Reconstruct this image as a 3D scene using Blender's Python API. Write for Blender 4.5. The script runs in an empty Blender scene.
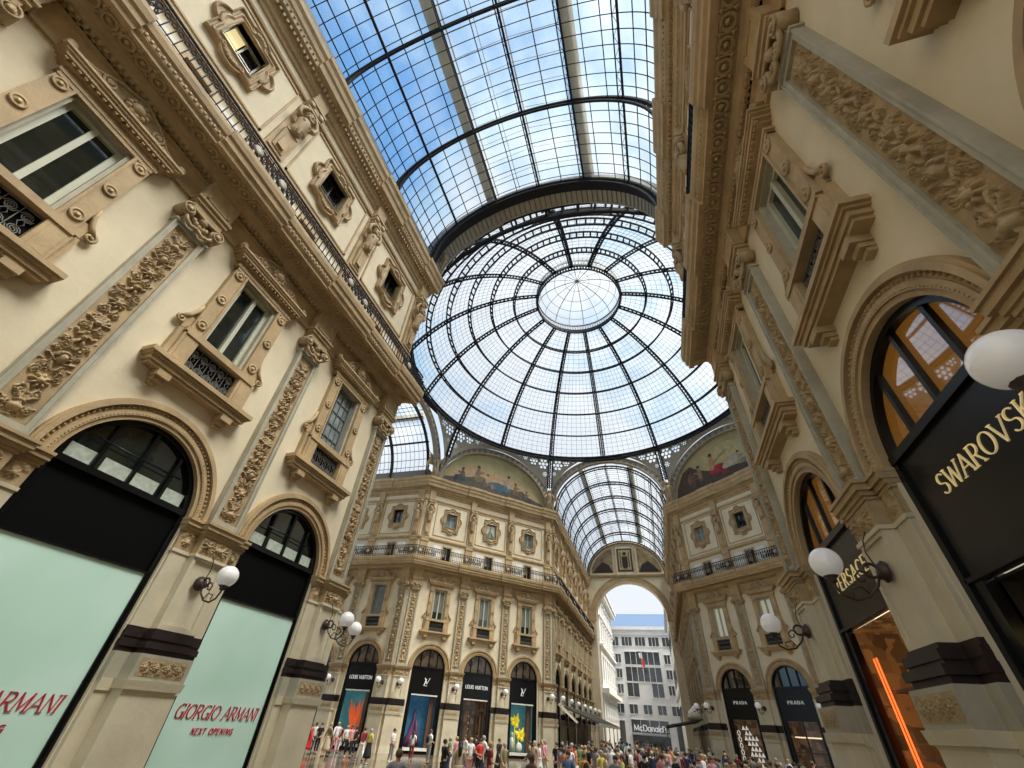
import bpy, math, random
import numpy as np
from mathutils import Vector, Matrix
from mathutils.geometry import tessellate_polygon
PI = math.pi
SC = bpy.context.scene
COL = SC.collection
rnd = random.Random(7)

# ------------------------------------------------------------------ materials
def nt_new(name):
    m = bpy.data.materials.new(name); m.use_nodes = True
    nt = m.node_tree
    return m, nt, nt.nodes['Principled BSDF'], nt.nodes['Material Output']

def mat(name, col, rough=0.6, metal=0.0, var=0.0, vscale=1.5, bump=0.0, bscale=30.0, spec=0.5, emit=None, estr=0.0, col2=None):
    m, nt, b, out = nt_new(name)
    b.inputs['Roughness'].default_value = rough
    b.inputs['Metallic'].default_value = metal
    b.inputs['Specular IOR Level'].default_value = spec
    b.inputs['Base Color'].default_value = (*col, 1)
    tc = None
    if var > 0 or bump > 0 or col2:
        tc = nt.nodes.new('ShaderNodeTexCoord')
    if var > 0 or col2:
        n = nt.nodes.new('ShaderNodeTexNoise'); n.inputs['Scale'].default_value = vscale
        n.inputs['Detail'].default_value = 6; n.inputs['Roughness'].default_value = 0.65
        nt.links.new(tc.outputs['Object'], n.inputs['Vector'])
        r = nt.nodes.new('ShaderNodeValToRGB')
        c2 = col2 or tuple(max(0, c * (1 - var)) for c in col)
        c1 = col if col2 else tuple(min(1, c * (1 + var * 0.6)) for c in col)
        r.color_ramp.elements[0].position = 0.32; r.color_ramp.elements[0].color = (*c2, 1)
        r.color_ramp.elements[1].position = 0.68; r.color_ramp.elements[1].color = (*c1, 1)
        nt.links.new(n.outputs['Fac'], r.inputs['Fac'])
        nt.links.new(r.outputs['Color'], b.inputs['Base Color'])
    if bump > 0:
        n2 = nt.nodes.new('ShaderNodeTexNoise'); n2.inputs['Scale'].default_value = bscale
        n2.inputs['Detail'].default_value = 4
        nt.links.new(tc.outputs['Object'], n2.inputs['Vector'])
        bp = nt.nodes.new('ShaderNodeBump'); bp.inputs['Strength'].default_value = bump
        bp.inputs['Distance'].default_value = 0.03
        nt.links.new(n2.outputs['Fac'], bp.inputs['Height'])
        nt.links.new(bp.outputs['Normal'], b.inputs['Normal'])
    if emit:
        b.inputs['Emission Color'].default_value = (*emit, 1)
        b.inputs['Emission Strength'].default_value = estr
    return m

M = {}
M['stucco'] = mat('cream_stucco', (.72, .62, .44), .8, var=.10, vscale=.8, bump=.12, bscale=14)
M['stone'] = mat('ochre_stone', (.46, .325, .17), .7, var=.25, vscale=1.3, bump=.25, bscale=18)
M['relief'] = mat('carved_ochre_stone', (.43, .31, .165), .7, var=.25, vscale=2.2, bump=.2, bscale=40)
M['pale'] = mat('pale_limestone', (.64, .56, .40), .7, var=.16, vscale=.9, bump=.15, bscale=12)
M['grey'] = mat('grey_marble', (.42, .385, .29), .7, var=.2, vscale=1.6)
M['darkstone'] = mat('porphyry_moulding', (.03, .019, .017), .5, spec=.3, var=.3, vscale=5)
M['whitepanel'] = mat('white_panel_paint', (.80, .76, .68), .7, var=.05)
M['greenwood'] = mat('sage_window_wood', (.50, .50, .38), .5, var=.06)
M['darkframe'] = mat('dark_window_wood', (.03, .025, .02), .4)
M['glass'] = mat('dark_window_glass', (.012, .018, .015), .04, spec=.9, var=.5, vscale=1.2)
M['blueglass'] = mat('window_glass_pale', (.20, .26, .27), .05, spec=1.0, var=.3, vscale=2)
M['curtain'] = mat('cream_curtain', (.75, .72, .62), .8, emit=(1, .93, .7), estr=.12)
M['litcurtain'] = mat('lit_yellow_curtain', (.85, .75, .4), .8, emit=(1, .82, .42), estr=.7)
M['greypanel'] = mat('roller_blind_cloth', (.24, .24, .21), .8, var=.08)
M['iron'] = mat('wrought_iron', (.02, .018, .02), .7)
M['ironlight'] = mat('iron_railing_paint', (.016, .016, .024), .85, spec=.2)
M['steel'] = mat('dark_roof_ironwork', (.018, .018, .022), .8, spec=.25)
M['steelgrey'] = mat('grey_painted_ironwork', (.16, .155, .14), .6)
M['tanmetal'] = mat('taupe_painted_ironwork', (.33, .30, .24), .6, var=.12, vscale=3)
M['beigestrip'] = mat('beige_roof_boarding', (.62, .56, .42), .8, var=.15, vscale=2)
M['black'] = mat('black_shop_panel', (.006, .006, .006), .25, spec=.25)
M['blackmatt'] = mat('black_hoarding', (.003, .003, .003), .7, spec=.08)
M['interior'] = mat('shop_interior_dark', (.025, .02, .018), .5)
M['globe'] = mat('opal_glass_globe', (.86, .84, .82), .12, spec=.6, emit=(1, .97, .93), estr=.10)
M['brass'] = mat('gold_letters', (.85, .68, .33), .3, metal=.5, emit=(1, .8, .4), estr=.25)
M['red'] = mat('crimson_letters', (.50, .02, .06), .6)
M['whiteletters'] = mat('white_letters', (.8, .8, .78), .5, emit=(1, 1, 1), estr=.15)
M['warmlamp'] = mat('warm_lamp', (1, .8, .4), .5, emit=(1, .72, .25), estr=3)
M['neon'] = mat('orange_neon_tube', (1, .2, .05), .5, emit=(1, .12, .02), estr=2.2)
M['marblefloor'] = None
M['bldgwhite'] = mat('white_building_stone', (.74, .74, .74), .8, var=.08, vscale=.4)
M['bldgcream'] = mat('cream_building_stone', (.78, .74, .66), .8, var=.08, vscale=.4)
M['bldggrey'] = mat('grey_building_stone', (.45, .48, .52), .8, var=.1, vscale=.4)
M['roofblue'] = mat('blue_grey_roof', (.13, .19, .29), .8, spec=.1)
M['bldgglass'] = mat('office_window_glass', (.05, .06, .07), .1, spec=.8, var=.4, vscale=.6)
M['awning'] = mat('dark_awning_canvas', (.05, .045, .038), .8, var=.2, vscale=3)
M['cream_canvas'] = mat('cream_canvas', (.66, .60, .45), .8)
M['flagred'] = mat('flag_red', (.6, .05, .06), .7)
M['asphalt'] = mat('street_paving', (.30, .29, .27), .8, var=.1)

def poster_mat():
    m, nt, b, out = nt_new('mint_poster')
    b.inputs['Roughness'].default_value = .5
    tc = nt.nodes.new('ShaderNodeTexCoord')
    n = nt.nodes.new('ShaderNodeTexNoise'); n.inputs['Scale'].default_value = .5; n.inputs['Detail'].default_value = 2
    r = nt.nodes.new('ShaderNodeValToRGB')
    r.color_ramp.elements[0].position = .3; r.color_ramp.elements[0].color = (.52, .78, .64, 1)
    r.color_ramp.elements[1].position = .7; r.color_ramp.elements[1].color = (.66, .88, .78, 1)
    nt.links.new(tc.outputs['Object'], n.inputs['Vector']); nt.links.new(n.outputs['Fac'], r.inputs['Fac'])
    nt.links.new(r.outputs['Color'], b.inputs['Base Color'])
    v = nt.nodes.new('ShaderNodeTexVoronoi'); v.inputs['Scale'].default_value = .9; v.feature = 'SMOOTH_F1'
    bp = nt.nodes.new('ShaderNodeBump'); bp.inputs['Strength'].default_value = .3; bp.inputs['Distance'].default_value = .15
    nt.links.new(tc.outputs['Object'], v.inputs['Vector']); nt.links.new(v.outputs['Distance'], bp.inputs['Height'])
    nt.links.new(bp.outputs['Normal'], b.inputs['Normal'])
    return m
M['mint'] = poster_mat()

def clear_glass(name, tint, gloss=.06, dirt=.10):
    m, nt, b, out = nt_new(name)
    nt.nodes.remove(b)
    t = nt.nodes.new('ShaderNodeBsdfTransparent'); t.inputs['Color'].default_value = (*tint, 1)
    g = nt.nodes.new('ShaderNodeBsdfGlossy'); g.inputs['Roughness'].default_value = .08
    g.inputs['Color'].default_value = (.9, .95, 1, 1)
    d = nt.nodes.new('ShaderNodeBsdfTranslucent'); d.inputs['Color'].default_value = (.85, .86, .82, 1)
    mx = nt.nodes.new('ShaderNodeMixShader'); mx.inputs[0].default_value = gloss
    mx2 = nt.nodes.new('ShaderNodeMixShader')
    tc = nt.nodes.new('ShaderNodeTexCoord')
    n = nt.nodes.new('ShaderNodeTexNoise'); n.inputs['Scale'].default_value = .35; n.inputs['Detail'].default_value = 3
    mr = nt.nodes.new('ShaderNodeMapRange'); mr.inputs['From Min'].default_value = .35; mr.inputs['From Max'].default_value = .7
    mr.inputs['To Min'].default_value = dirt * .3; mr.inputs['To Max'].default_value = dirt
    nt.links.new(tc.outputs['Object'], n.inputs['Vector']); nt.links.new(n.outputs['Fac'], mr.inputs['Value'])
    nt.links.new(t.outputs[0], mx.inputs[1]); nt.links.new(g.outputs[0], mx.inputs[2])
    nt.links.new(mr.outputs[0], mx2.inputs[0])
    nt.links.new(mx.outputs[0], mx2.inputs[1]); nt.links.new(d.outputs[0], mx2.inputs[2])
    nt.links.new(mx2.outputs[0], out.inputs['Surface'])
    return m
M['roofglass'] = clear_glass('roof_glass', (.93, .97, 1.0), .05, .22)
M['domeglass'] = clear_glass('dome_glass', (.95, .98, 1.0), .04, .18)

def amber_mat():
    m, nt, b, out = nt_new('amber_window_glass')
    b.inputs['Base Color'].default_value = (.22, .085, .012, 1)
    b.inputs['Roughness'].default_value = .03
    b.inputs['Specular IOR Level'].default_value = 1.0
    b.inputs['Coat Weight'].default_value = 1.0; b.inputs['Coat IOR'].default_value = 2.2; b.inputs['Coat Roughness'].default_value = .02
    b.inputs['Emission Color'].default_value = (1, .42, .06, 1); b.inputs['Emission Strength'].default_value = .10
    return m
M['amber'] = amber_mat()

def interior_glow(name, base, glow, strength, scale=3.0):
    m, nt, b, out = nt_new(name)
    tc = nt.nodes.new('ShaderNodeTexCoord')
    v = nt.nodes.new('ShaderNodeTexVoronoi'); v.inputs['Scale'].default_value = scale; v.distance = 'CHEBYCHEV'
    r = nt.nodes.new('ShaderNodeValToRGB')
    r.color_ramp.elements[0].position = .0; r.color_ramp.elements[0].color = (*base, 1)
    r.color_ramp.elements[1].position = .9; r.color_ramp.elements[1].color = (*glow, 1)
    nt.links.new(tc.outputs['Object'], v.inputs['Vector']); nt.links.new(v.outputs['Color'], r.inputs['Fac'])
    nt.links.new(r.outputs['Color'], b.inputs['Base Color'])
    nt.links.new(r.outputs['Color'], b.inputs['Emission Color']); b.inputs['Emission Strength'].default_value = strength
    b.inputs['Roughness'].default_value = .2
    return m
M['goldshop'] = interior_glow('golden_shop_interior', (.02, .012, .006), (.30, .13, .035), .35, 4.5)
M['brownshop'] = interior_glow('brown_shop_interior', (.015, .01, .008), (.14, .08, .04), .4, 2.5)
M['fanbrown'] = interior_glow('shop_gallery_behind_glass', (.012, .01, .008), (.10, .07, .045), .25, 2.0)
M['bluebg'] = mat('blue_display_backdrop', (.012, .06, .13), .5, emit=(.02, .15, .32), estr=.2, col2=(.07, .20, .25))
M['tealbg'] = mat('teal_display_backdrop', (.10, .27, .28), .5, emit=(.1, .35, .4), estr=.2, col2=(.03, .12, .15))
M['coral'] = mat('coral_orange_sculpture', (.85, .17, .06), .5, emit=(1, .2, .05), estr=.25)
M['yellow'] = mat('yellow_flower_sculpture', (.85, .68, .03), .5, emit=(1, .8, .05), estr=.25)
M['magenta'] = mat('purple_display_shape', (.16, .04, .11), .5)
M['woodshop'] = mat('brown_shop_post', (.13, .065, .035), .5)
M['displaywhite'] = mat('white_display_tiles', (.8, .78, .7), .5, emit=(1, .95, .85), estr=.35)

def floor_mat():
    m, nt, b, out = nt_new('polished_mosaic_floor')
    b.inputs['Roughness'].default_value = .12
    tc = nt.nodes.new('ShaderNodeTexCoord')
    mp = nt.nodes.new('ShaderNodeMapping'); mp.inputs['Rotation'].default_value = (0, 0, PI / 4)
    ck = nt.nodes.new('ShaderNodeTexChecker'); ck.inputs['Scale'].default_value = .42
    ck.inputs['Color1'].default_value = (.30, .235, .155, 1); ck.inputs['Color2'].default_value = (.16, .125, .09, 1)
    n = nt.nodes.new('ShaderNodeTexNoise'); n.inputs['Scale'].default_value = 2.5; n.inputs['Detail'].default_value = 5
    mx = nt.nodes.new('ShaderNodeMixRGB'); mx.blend_type = 'MULTIPLY'; mx.inputs[0].default_value = .6
    nt.links.new(tc.outputs['Object'], mp.inputs['Vector']); nt.links.new(mp.outputs[0], ck.inputs['Vector'])
    nt.links.new(tc.outputs['Object'], n.inputs['Vector'])
    rr = nt.nodes.new('ShaderNodeValToRGB'); rr.color_ramp.elements[0].color = (.55, .5, .42, 1); rr.color_ramp.elements[1].color = (1, .97, .9, 1)
    nt.links.new(n.outputs['Fac'], rr.inputs['Fac'])
    nt.links.new(ck.outputs['Color'], mx.inputs[1]); nt.links.new(rr.outputs[0], mx.inputs[2])
    nt.links.new(mx.outputs[0], b.inputs['Base Color'])
    return m
M['marblefloor'] = floor_mat()

# ------------------------------------------------------------------ mesh builder
class MB:
    def __init__(s): s.v = []; s.f = []; s.smooth = []
    def add(s, vs, fs, smooth=False):
        o = len(s.v); s.v.extend(vs); s.f.extend([tuple(i + o for i in f) for f in fs]); s.smooth.extend([smooth] * len(fs)); return s
    # facade box: u range, d range (out of wall = -y), z range
    def fb(s, u0, u1, d0, d1, z0, z1):
        return s.box(u0, u1, -d1, -d0, z0, z1)
    def box(s, x0, x1, y0, y1, z0, z1):
        return s.add([(x0, y0, z0), (x1, y0, z0), (x1, y1, z0), (x0, y1, z0), (x0, y0, z1), (x1, y0, z1), (x1, y1, z1), (x0, y1, z1)],
                     [(0, 3, 2, 1), (4, 5, 6, 7), (0, 1, 5, 4), (1, 2, 6, 5), (2, 3, 7, 6), (3, 0, 4, 7)])
    def taper(s, u0, u1, d0, d1, z0, z1, e0, e1):
        # box whose bottom is grown by e0 and top by e1 on u sides and the front
        vs = []
        for z, e in ((z0, e0), (z1, e1)):
            vs += [(u0 - e, -d1 - e, z), (u1 + e, -d1 - e, z), (u1 + e, -d0, z), (u0 - e, -d0, z)]
        return s.add(vs, [(0, 3, 2, 1), (4, 5, 6, 7), (0, 1, 5, 4), (1, 2, 6, 5), (2, 3, 7, 6), (3, 0, 4, 7)])
    def quad(s, a, b, c, d): return s.add([a, b, c, d], [(0, 1, 2, 3)])
    def tube(s, pts, r, n=6, closed=False, flat=None, up=None):
        pts = [Vector(p) for p in pts]; k = len(pts)
        if k < 2: return s
        rs = r if isinstance(r, (list, tuple)) else [r] * k
        vs = []
        ref = Vector(up) if up else None
        for i, p in enumerate(pts):
            if closed: t = pts[(i + 1) % k] - pts[i - 1]
            else: t = pts[min(i + 1, k - 1)] - pts[max(i - 1, 0)]
            if t.length < 1e-9: t = Vector((0, 0, 1))
            t.normalize()
            a = ref if ref is not None else (Vector((0, 0, 1)) if abs(t.z) < .9 else Vector((0, 1, 0)))
            if ref is None and i > 0: a = prev
            b1 = a - t * a.dot(t)
            if b1.length < 1e-6: b1 = t.orthogonal()
            b1.normalize(); b2 = t.cross(b1); prev = b1
            for j in range(n):
                ang = 2 * PI * (j + .5) / n
                sa, sb = (1, 1) if flat is None else flat
                vs.append(tuple(p + b1 * math.cos(ang) * rs[i] * sa + b2 * math.sin(ang) * rs[i] * sb))
        fs = []
        for i in range(k if closed else k - 1):
            i2 = (i + 1) % k
            for j in range(n):
                j2 = (j + 1) % n
                fs.append((i * n + j, i * n + j2, i2 * n + j2, i2 * n + j))
        if not closed:
            fs.append(tuple(range(n - 1, -1, -1))); fs.append(tuple((k - 1) * n + j for j in range(n)))
        return s.add(vs, fs, n > 4)
    def ell(s, c, r, nu=10, nv=7):
        vs = []; fs = []
        rx, ry, rz = r if isinstance(r, (list, tuple)) else (r, r, r)
        for i in range(nv + 1):
            ph = PI * i / nv
            for j in range(nu):
                th = 2 * PI * j / nu
                vs.append((c[0] + rx * math.sin(ph) * math.cos(th), c[1] + ry * math.sin(ph) * math.sin(th), c[2] + rz * math.cos(ph)))
        for i in range(nv):
            for j in range(nu):
                j2 = (j + 1) % nu
                fs.append((i * nu + j, (i + 1) * nu + j, (i + 1) * nu + j2, i * nu + j2))
        return s.add(vs, fs, True)
    def lathe(s, c, prof, n=12, axis='z'):
        vs = []; fs = []
        for r, h in prof:
            for j in range(n):
                th = 2 * PI * j / n
                if axis == 'z': vs.append((c[0] + r * math.cos(th), c[1] + r * math.sin(th), c[2] + h))
                else: vs.append((c[0] + r * math.cos(th), c[1] - h, c[2] + r * math.sin(th)))
        k = len(prof)
        for i in range(k - 1):
            for j in range(n):
                j2 = (j + 1) % n
                fs.append((i * n + j, i * n + j2, (i + 1) * n + j2, (i + 1) * n + j))
        fs.append(tuple(range(n - 1, -1, -1))); fs.append(tuple((k - 1) * n + j for j in range(n)))
        return s.add(vs, fs, True)
    def sweep(s, prof, u0, u1, m0=0.0, m1=0.0):
        # closed profile [(d,z)] along u; mitre factors move the ends by m*d
        k = len(prof); vs = []
        for (d, z) in prof: vs.append((u0 - m0 * d, -d, z))
        for (d, z) in prof: vs.append((u1 + m1 * d, -d, z))
        fs = [(i, (i + 1) % k, k + (i + 1) % k, k + i) for i in range(k)]
        s.add(vs, fs)
        tri = tessellate_polygon([[Vector((d, z, 0)) for d, z in prof]])
        s.add(vs[:k], [tuple(t) for t in tri]); s.add(vs[k:], [tuple(t) for t in tri])
        return s
    def prism(s, poly, d0, d1):
        # polygon [(u,z)] extruded d0..d1
        k = len(poly)
        tri = tessellate_polygon([[Vector((a, b, 0)) for a, b in poly]])
        s.add([(a, -d1, b) for a, b in poly], [tuple(t) for t in tri])
        s.add([(a, -d0, b) for a, b in poly], [tuple(t) for t in tri])
        s.add([(a, -d0, b) for a, b in poly] + [(a, -d1, b) for a, b in poly], [(i, (i + 1) % k, k + (i + 1) % k, k + i) for i in range(k)])
        return s
    def archring(s, cu, cz, r0, r1, d0, d1, a0=0, a1=PI, n=28, ky=1.0, kz=1.0):
        vs = []
        for i in range(n + 1):
            a = a0 + (a1 - a0) * i / n; c, q = math.cos(a), math.sin(a)
            for r, d in ((r0, d0), (r0, d1), (r1, d1), (r1, d0)):
                if isinstance(r, tuple): x, z = r[0] * c, r[1] * q
                else: x, z = r * c, r * q
                vs.append((cu + x, -d, cz + z))
        fs = []
        for i in range(n):
            for j in range(4):
                fs.append((i * 4 + j, i * 4 + (j + 1) % 4, (i + 1) * 4 + (j + 1) % 4, (i + 1) * 4 + j))
        fs += [(0, 1, 2, 3), (n * 4 + 3, n * 4 + 2, n * 4 + 1, n * 4)]
        return s.add(vs, fs)
    def hf(s, H, u0, z0, w, h, d, amp=1.0, skirt=True):
        ny, nx = H.shape; vs = []
        for i in range(ny):
            zz = z0 + h * i / (ny - 1)
            for j in range(nx):
                vs.append((u0 + w * j / (nx - 1), -(d + amp * float(H[i, j])), zz))
        fs = [(i * nx + j, i * nx + j + 1, (i + 1) * nx + j + 1, (i + 1) * nx + j) for i in range(ny - 1) for j in range(nx - 1)]
        return s.add(vs, fs, True)
    def mesh(s, name):
        me = bpy.data.meshes.new(name); me.from_pydata(s.v, [], s.f)
        me.polygons.foreach_set('use_smooth', s.smooth); me.update()
        return me
    def obj(s, name, m, parent=None, fixn=False):
        me = s.mesh(name)
        if m is not None: me.materials.append(m)
        o = bpy.data.objects.new(name, me); COL.objects.link(o)
        if parent is not None: o.parent = parent
        return o

def spiral(cu, cz, d, r, turns=1.8, a0=0.0, dirn=1, n=26, rmin=.18):
    pts = []
    for i in range(n):
        t = i / (n - 1); rr = r * (1 - t * (1 - rmin)); a = a0 + dirn * t * turns * 2 * PI
        pts.append((cu + rr * math.cos(a), -d, cz + rr * math.sin(a)))
    return pts

def thing(name, label, cat, loc=(0, 0, 0), rz=0.0, group=None):
    o = bpy.data.objects.new(name, None); COL.objects.link(o)
    o.location = loc; o.rotation_euler = (0, 0, rz); o['label'] = label; o['category'] = cat
    o.empty_display_size = .2
    if group: o['group'] = group
    return o
def tag(o, label, cat, group=None):
    o['label'] = label; o['category'] = cat
    if group: o['group'] = group
    return o
def struct(name, loc=(0, 0, 0), rz=0, label=None):
    o = bpy.data.objects.new(name, None); COL.objects.link(o); o.location = loc; o.rotation_euler = (0, 0, rz); o['kind'] = 'structure'
    if label: o['label'] = label
    return o
def dup(o, parent=None, loc=None, rz=None, label=None, group=None, skip=()):
    c = o.copy(); COL.objects.link(c)
    if parent is not None: c.parent = parent
    if loc is not None: c.location = loc
    if rz is not None: c.rotation_euler = (0, 0, rz)
    if label: c['label'] = label
    if group: c['group'] = group
    for ch in [k for k in o.children]:
        if ch.name.split('.')[0] in skip: continue
        dup(ch, c)
    return c
class Kit:
    """first placement moves the source itself, later ones copy it"""
    def __init__(s, root): s.root = root; s.used = False
    def put(s, loc, rz, label, group=None):
        if not s.used:
            s.used = True; o = s.root; o.location = loc; o.rotation_euler = (0, 0, rz)
            if label: o['label'] = label
            if group: o['group'] = group
            return o
        return dup(s.root, None, loc, rz, label, group)

# ------------------------------------------------------------------ carved relief height fields
def relief(w, h, res, seed, motif=None, margin=.04):
    r = random.Random(seed)
    nx = int(w / res) | 1; ny = max(3, int(h / res)); H = np.zeros((ny, nx))
    X = np.linspace(-w / 2, w / 2, nx)[None, :]; Y = np.linspace(0, h, ny)[:, None]
    def dome(cx, cy, rx, ry, ang=0., amp=.05):
        R = max(rx, ry) * 1.05
        i0 = max(0, int((cy - R) / h * (ny - 1))); i1 = min(ny, int((cy + R) / h * (ny - 1)) + 2)
        if i1 <= i0: return
        x = X - cx; y = Y[i0:i1] - cy; c, q = math.cos(ang), math.sin(ang)
        a = (x * c + y * q) / rx; b = (-x * q + y * c) / ry
        k = 1 - a * a - b * b
        H[i0:i1] = np.maximum(H[i0:i1], amp * np.sqrt(np.clip(k, 0, 1)))
    def two(cx, cy, rx, ry, ang=0., amp=.05):
        dome(cx, cy, rx, ry, ang, amp); dome(-cx, cy, rx, ry, PI - ang, amp)
    def scroll(cx, cy, R, dirn, a0, amp=.045):
        n = 26
        for i in range(n):
            t = i / (n - 1); rr = R * (1 - .85 * t); a = a0 + dirn * t * 3.3 * PI
            b = R * .17 * (1 - .3 * t)
            x, y = cx + rr * math.cos(a), cy + rr * math.sin(a)
            dome(x, y, b, b, 0, amp); dome(-x, y, b, b, 0, amp)
        two(cx, cy, R * .2, R * .2, 0, amp * 1.2)
    def leaf(cx, cy, L, ang, amp=.045):
        for k in range(5):
            t = k / 4; b = L * .16 * (1 - .5 * abs(t - .4))
            x = cx + math.cos(ang) * L * t; y = cy + math.sin(ang) * L * t
            two(x, y, L * .22, b, ang, amp)
            two(x - math.sin(ang) * b, y + math.cos(ang) * b, L * .13, b * .6, ang + .7, amp * .8)
            two(x + math.sin(ang) * b, y - math.cos(ang) * b, L * .13, b * .6, ang - .7, amp * .8)
    W = w / 2 - margin
    y = W * .9; k = 0
    while y < h - W * .7:
        ty = motif if motif is not None else r.choice([0, 1, 2, 3, 4]) 
        if ty == 0:
            dome(0, y, W * .26, W * .26, 0, .085)
            for q in range(8):
                a = q * PI / 4; dome(math.cos(a) * W * .38, y + math.sin(a) * W * .38, W * .2, W * .11, a, .06)
            scroll(W * .62, y + W * .6, W * .3, 1, -1.2)
        elif ty == 1:
            for dy, rx, ry, am in ((-.7, .22, .08, .05), (-.5, .1, .14, .05), (-.12, .42, .32, .085), (.18, .2, .14, .07), (.36, .34, .09, .08)):
                dome(0, y + dy * W, rx * W, ry * W, 0, am)
            leaf(W * .15, y + W * .45, W * .6, .9); leaf(W * .1, y + W * .5, W * .5, 1.35); scroll(W * .66, y - W * .1, W * .27, -1, 1.5)
        elif ty == 2:
            dome(0, y, W * .3, W * .4, 0, .1); two(W * .1, y + W * .08, W * .05, W * .04, 0, .115); dome(0, y - W * .02, W * .05, W * .13, 0, .125)
            dome(0, y - W * .2, W * .1, W * .04, 0, .115)
            for q in range(7):
                a = .2 + q * PI / 8; two(math.cos(a) * W * .4, y + math.sin(a) * W * .48, W * .14, W * .1, a, .08)
            leaf(W * .3, y - W * .3, W * .6, .5); scroll(W * .64, y + W * .55, W * .26, 1, 0)
        elif ty == 3:
            sx = r.choice((-1, 1)) * W * .12
            dome(sx, y + W * .5, W * .17, W * .19, 0, .11); dome(sx * .3, y + W * .12, W * .22, W * .32, .2, .09)
            dome(-W * .3, y + W * .3, W * .28, W * .09, .6, .07); dome(W * .32, y + W * .25, W * .28, W * .09, -.5, .07)
            dome(-W * .2, y - W * .35, W * .12, W * .32, -.3, .08); dome(W * .2, y - W * .38, W * .12, W * .32, .35, .08)
            two(W * .62, y + W * .45, W * .24, W * .12, 1.0, .05); scroll(W * .66, y - W * .45, W * .24, -1, .5)
        else:
            for q in range(7):
                a = PI / 2 + (q - 3) * .42; leaf(0, y - W * .35, W * .75, a)
            dome(0, y - W * .35, W * .2, W * .16, 0, .09)
        scroll(W * .5, y + W * 1.05, W * .33, -1 if k % 2 else 1, PI / 2)
        leaf(W * .12, y + W * 1.0, W * .5, 1.2)
        for q in range(4):
            two(r.uniform(.1, .95) * W, y + r.uniform(-.7, 1.2) * W, W * r.uniform(.06, .13), W * .05, r.uniform(0, 3), .04)
        y += W * 2.0; k += 1
    ex = np.clip((w / 2 - np.abs(X)) / margin, 0, 1); ey = np.clip(np.minimum(Y, h - Y) / margin, 0, 1)
    return H * np.minimum(1, ex * ey * 1.0 + 0) 

# ------------------------------------------------------------------ dimensions (metres)
XW = 7.55            # wall plane of the arms
YC = 33.2            # centre of the octagon
YN, YF = 14.25, 52.6 # arm walls end / begin
AR = 1.62            # arch radius
ZS = 5.98            # arch spring
HW = 2.6

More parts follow.
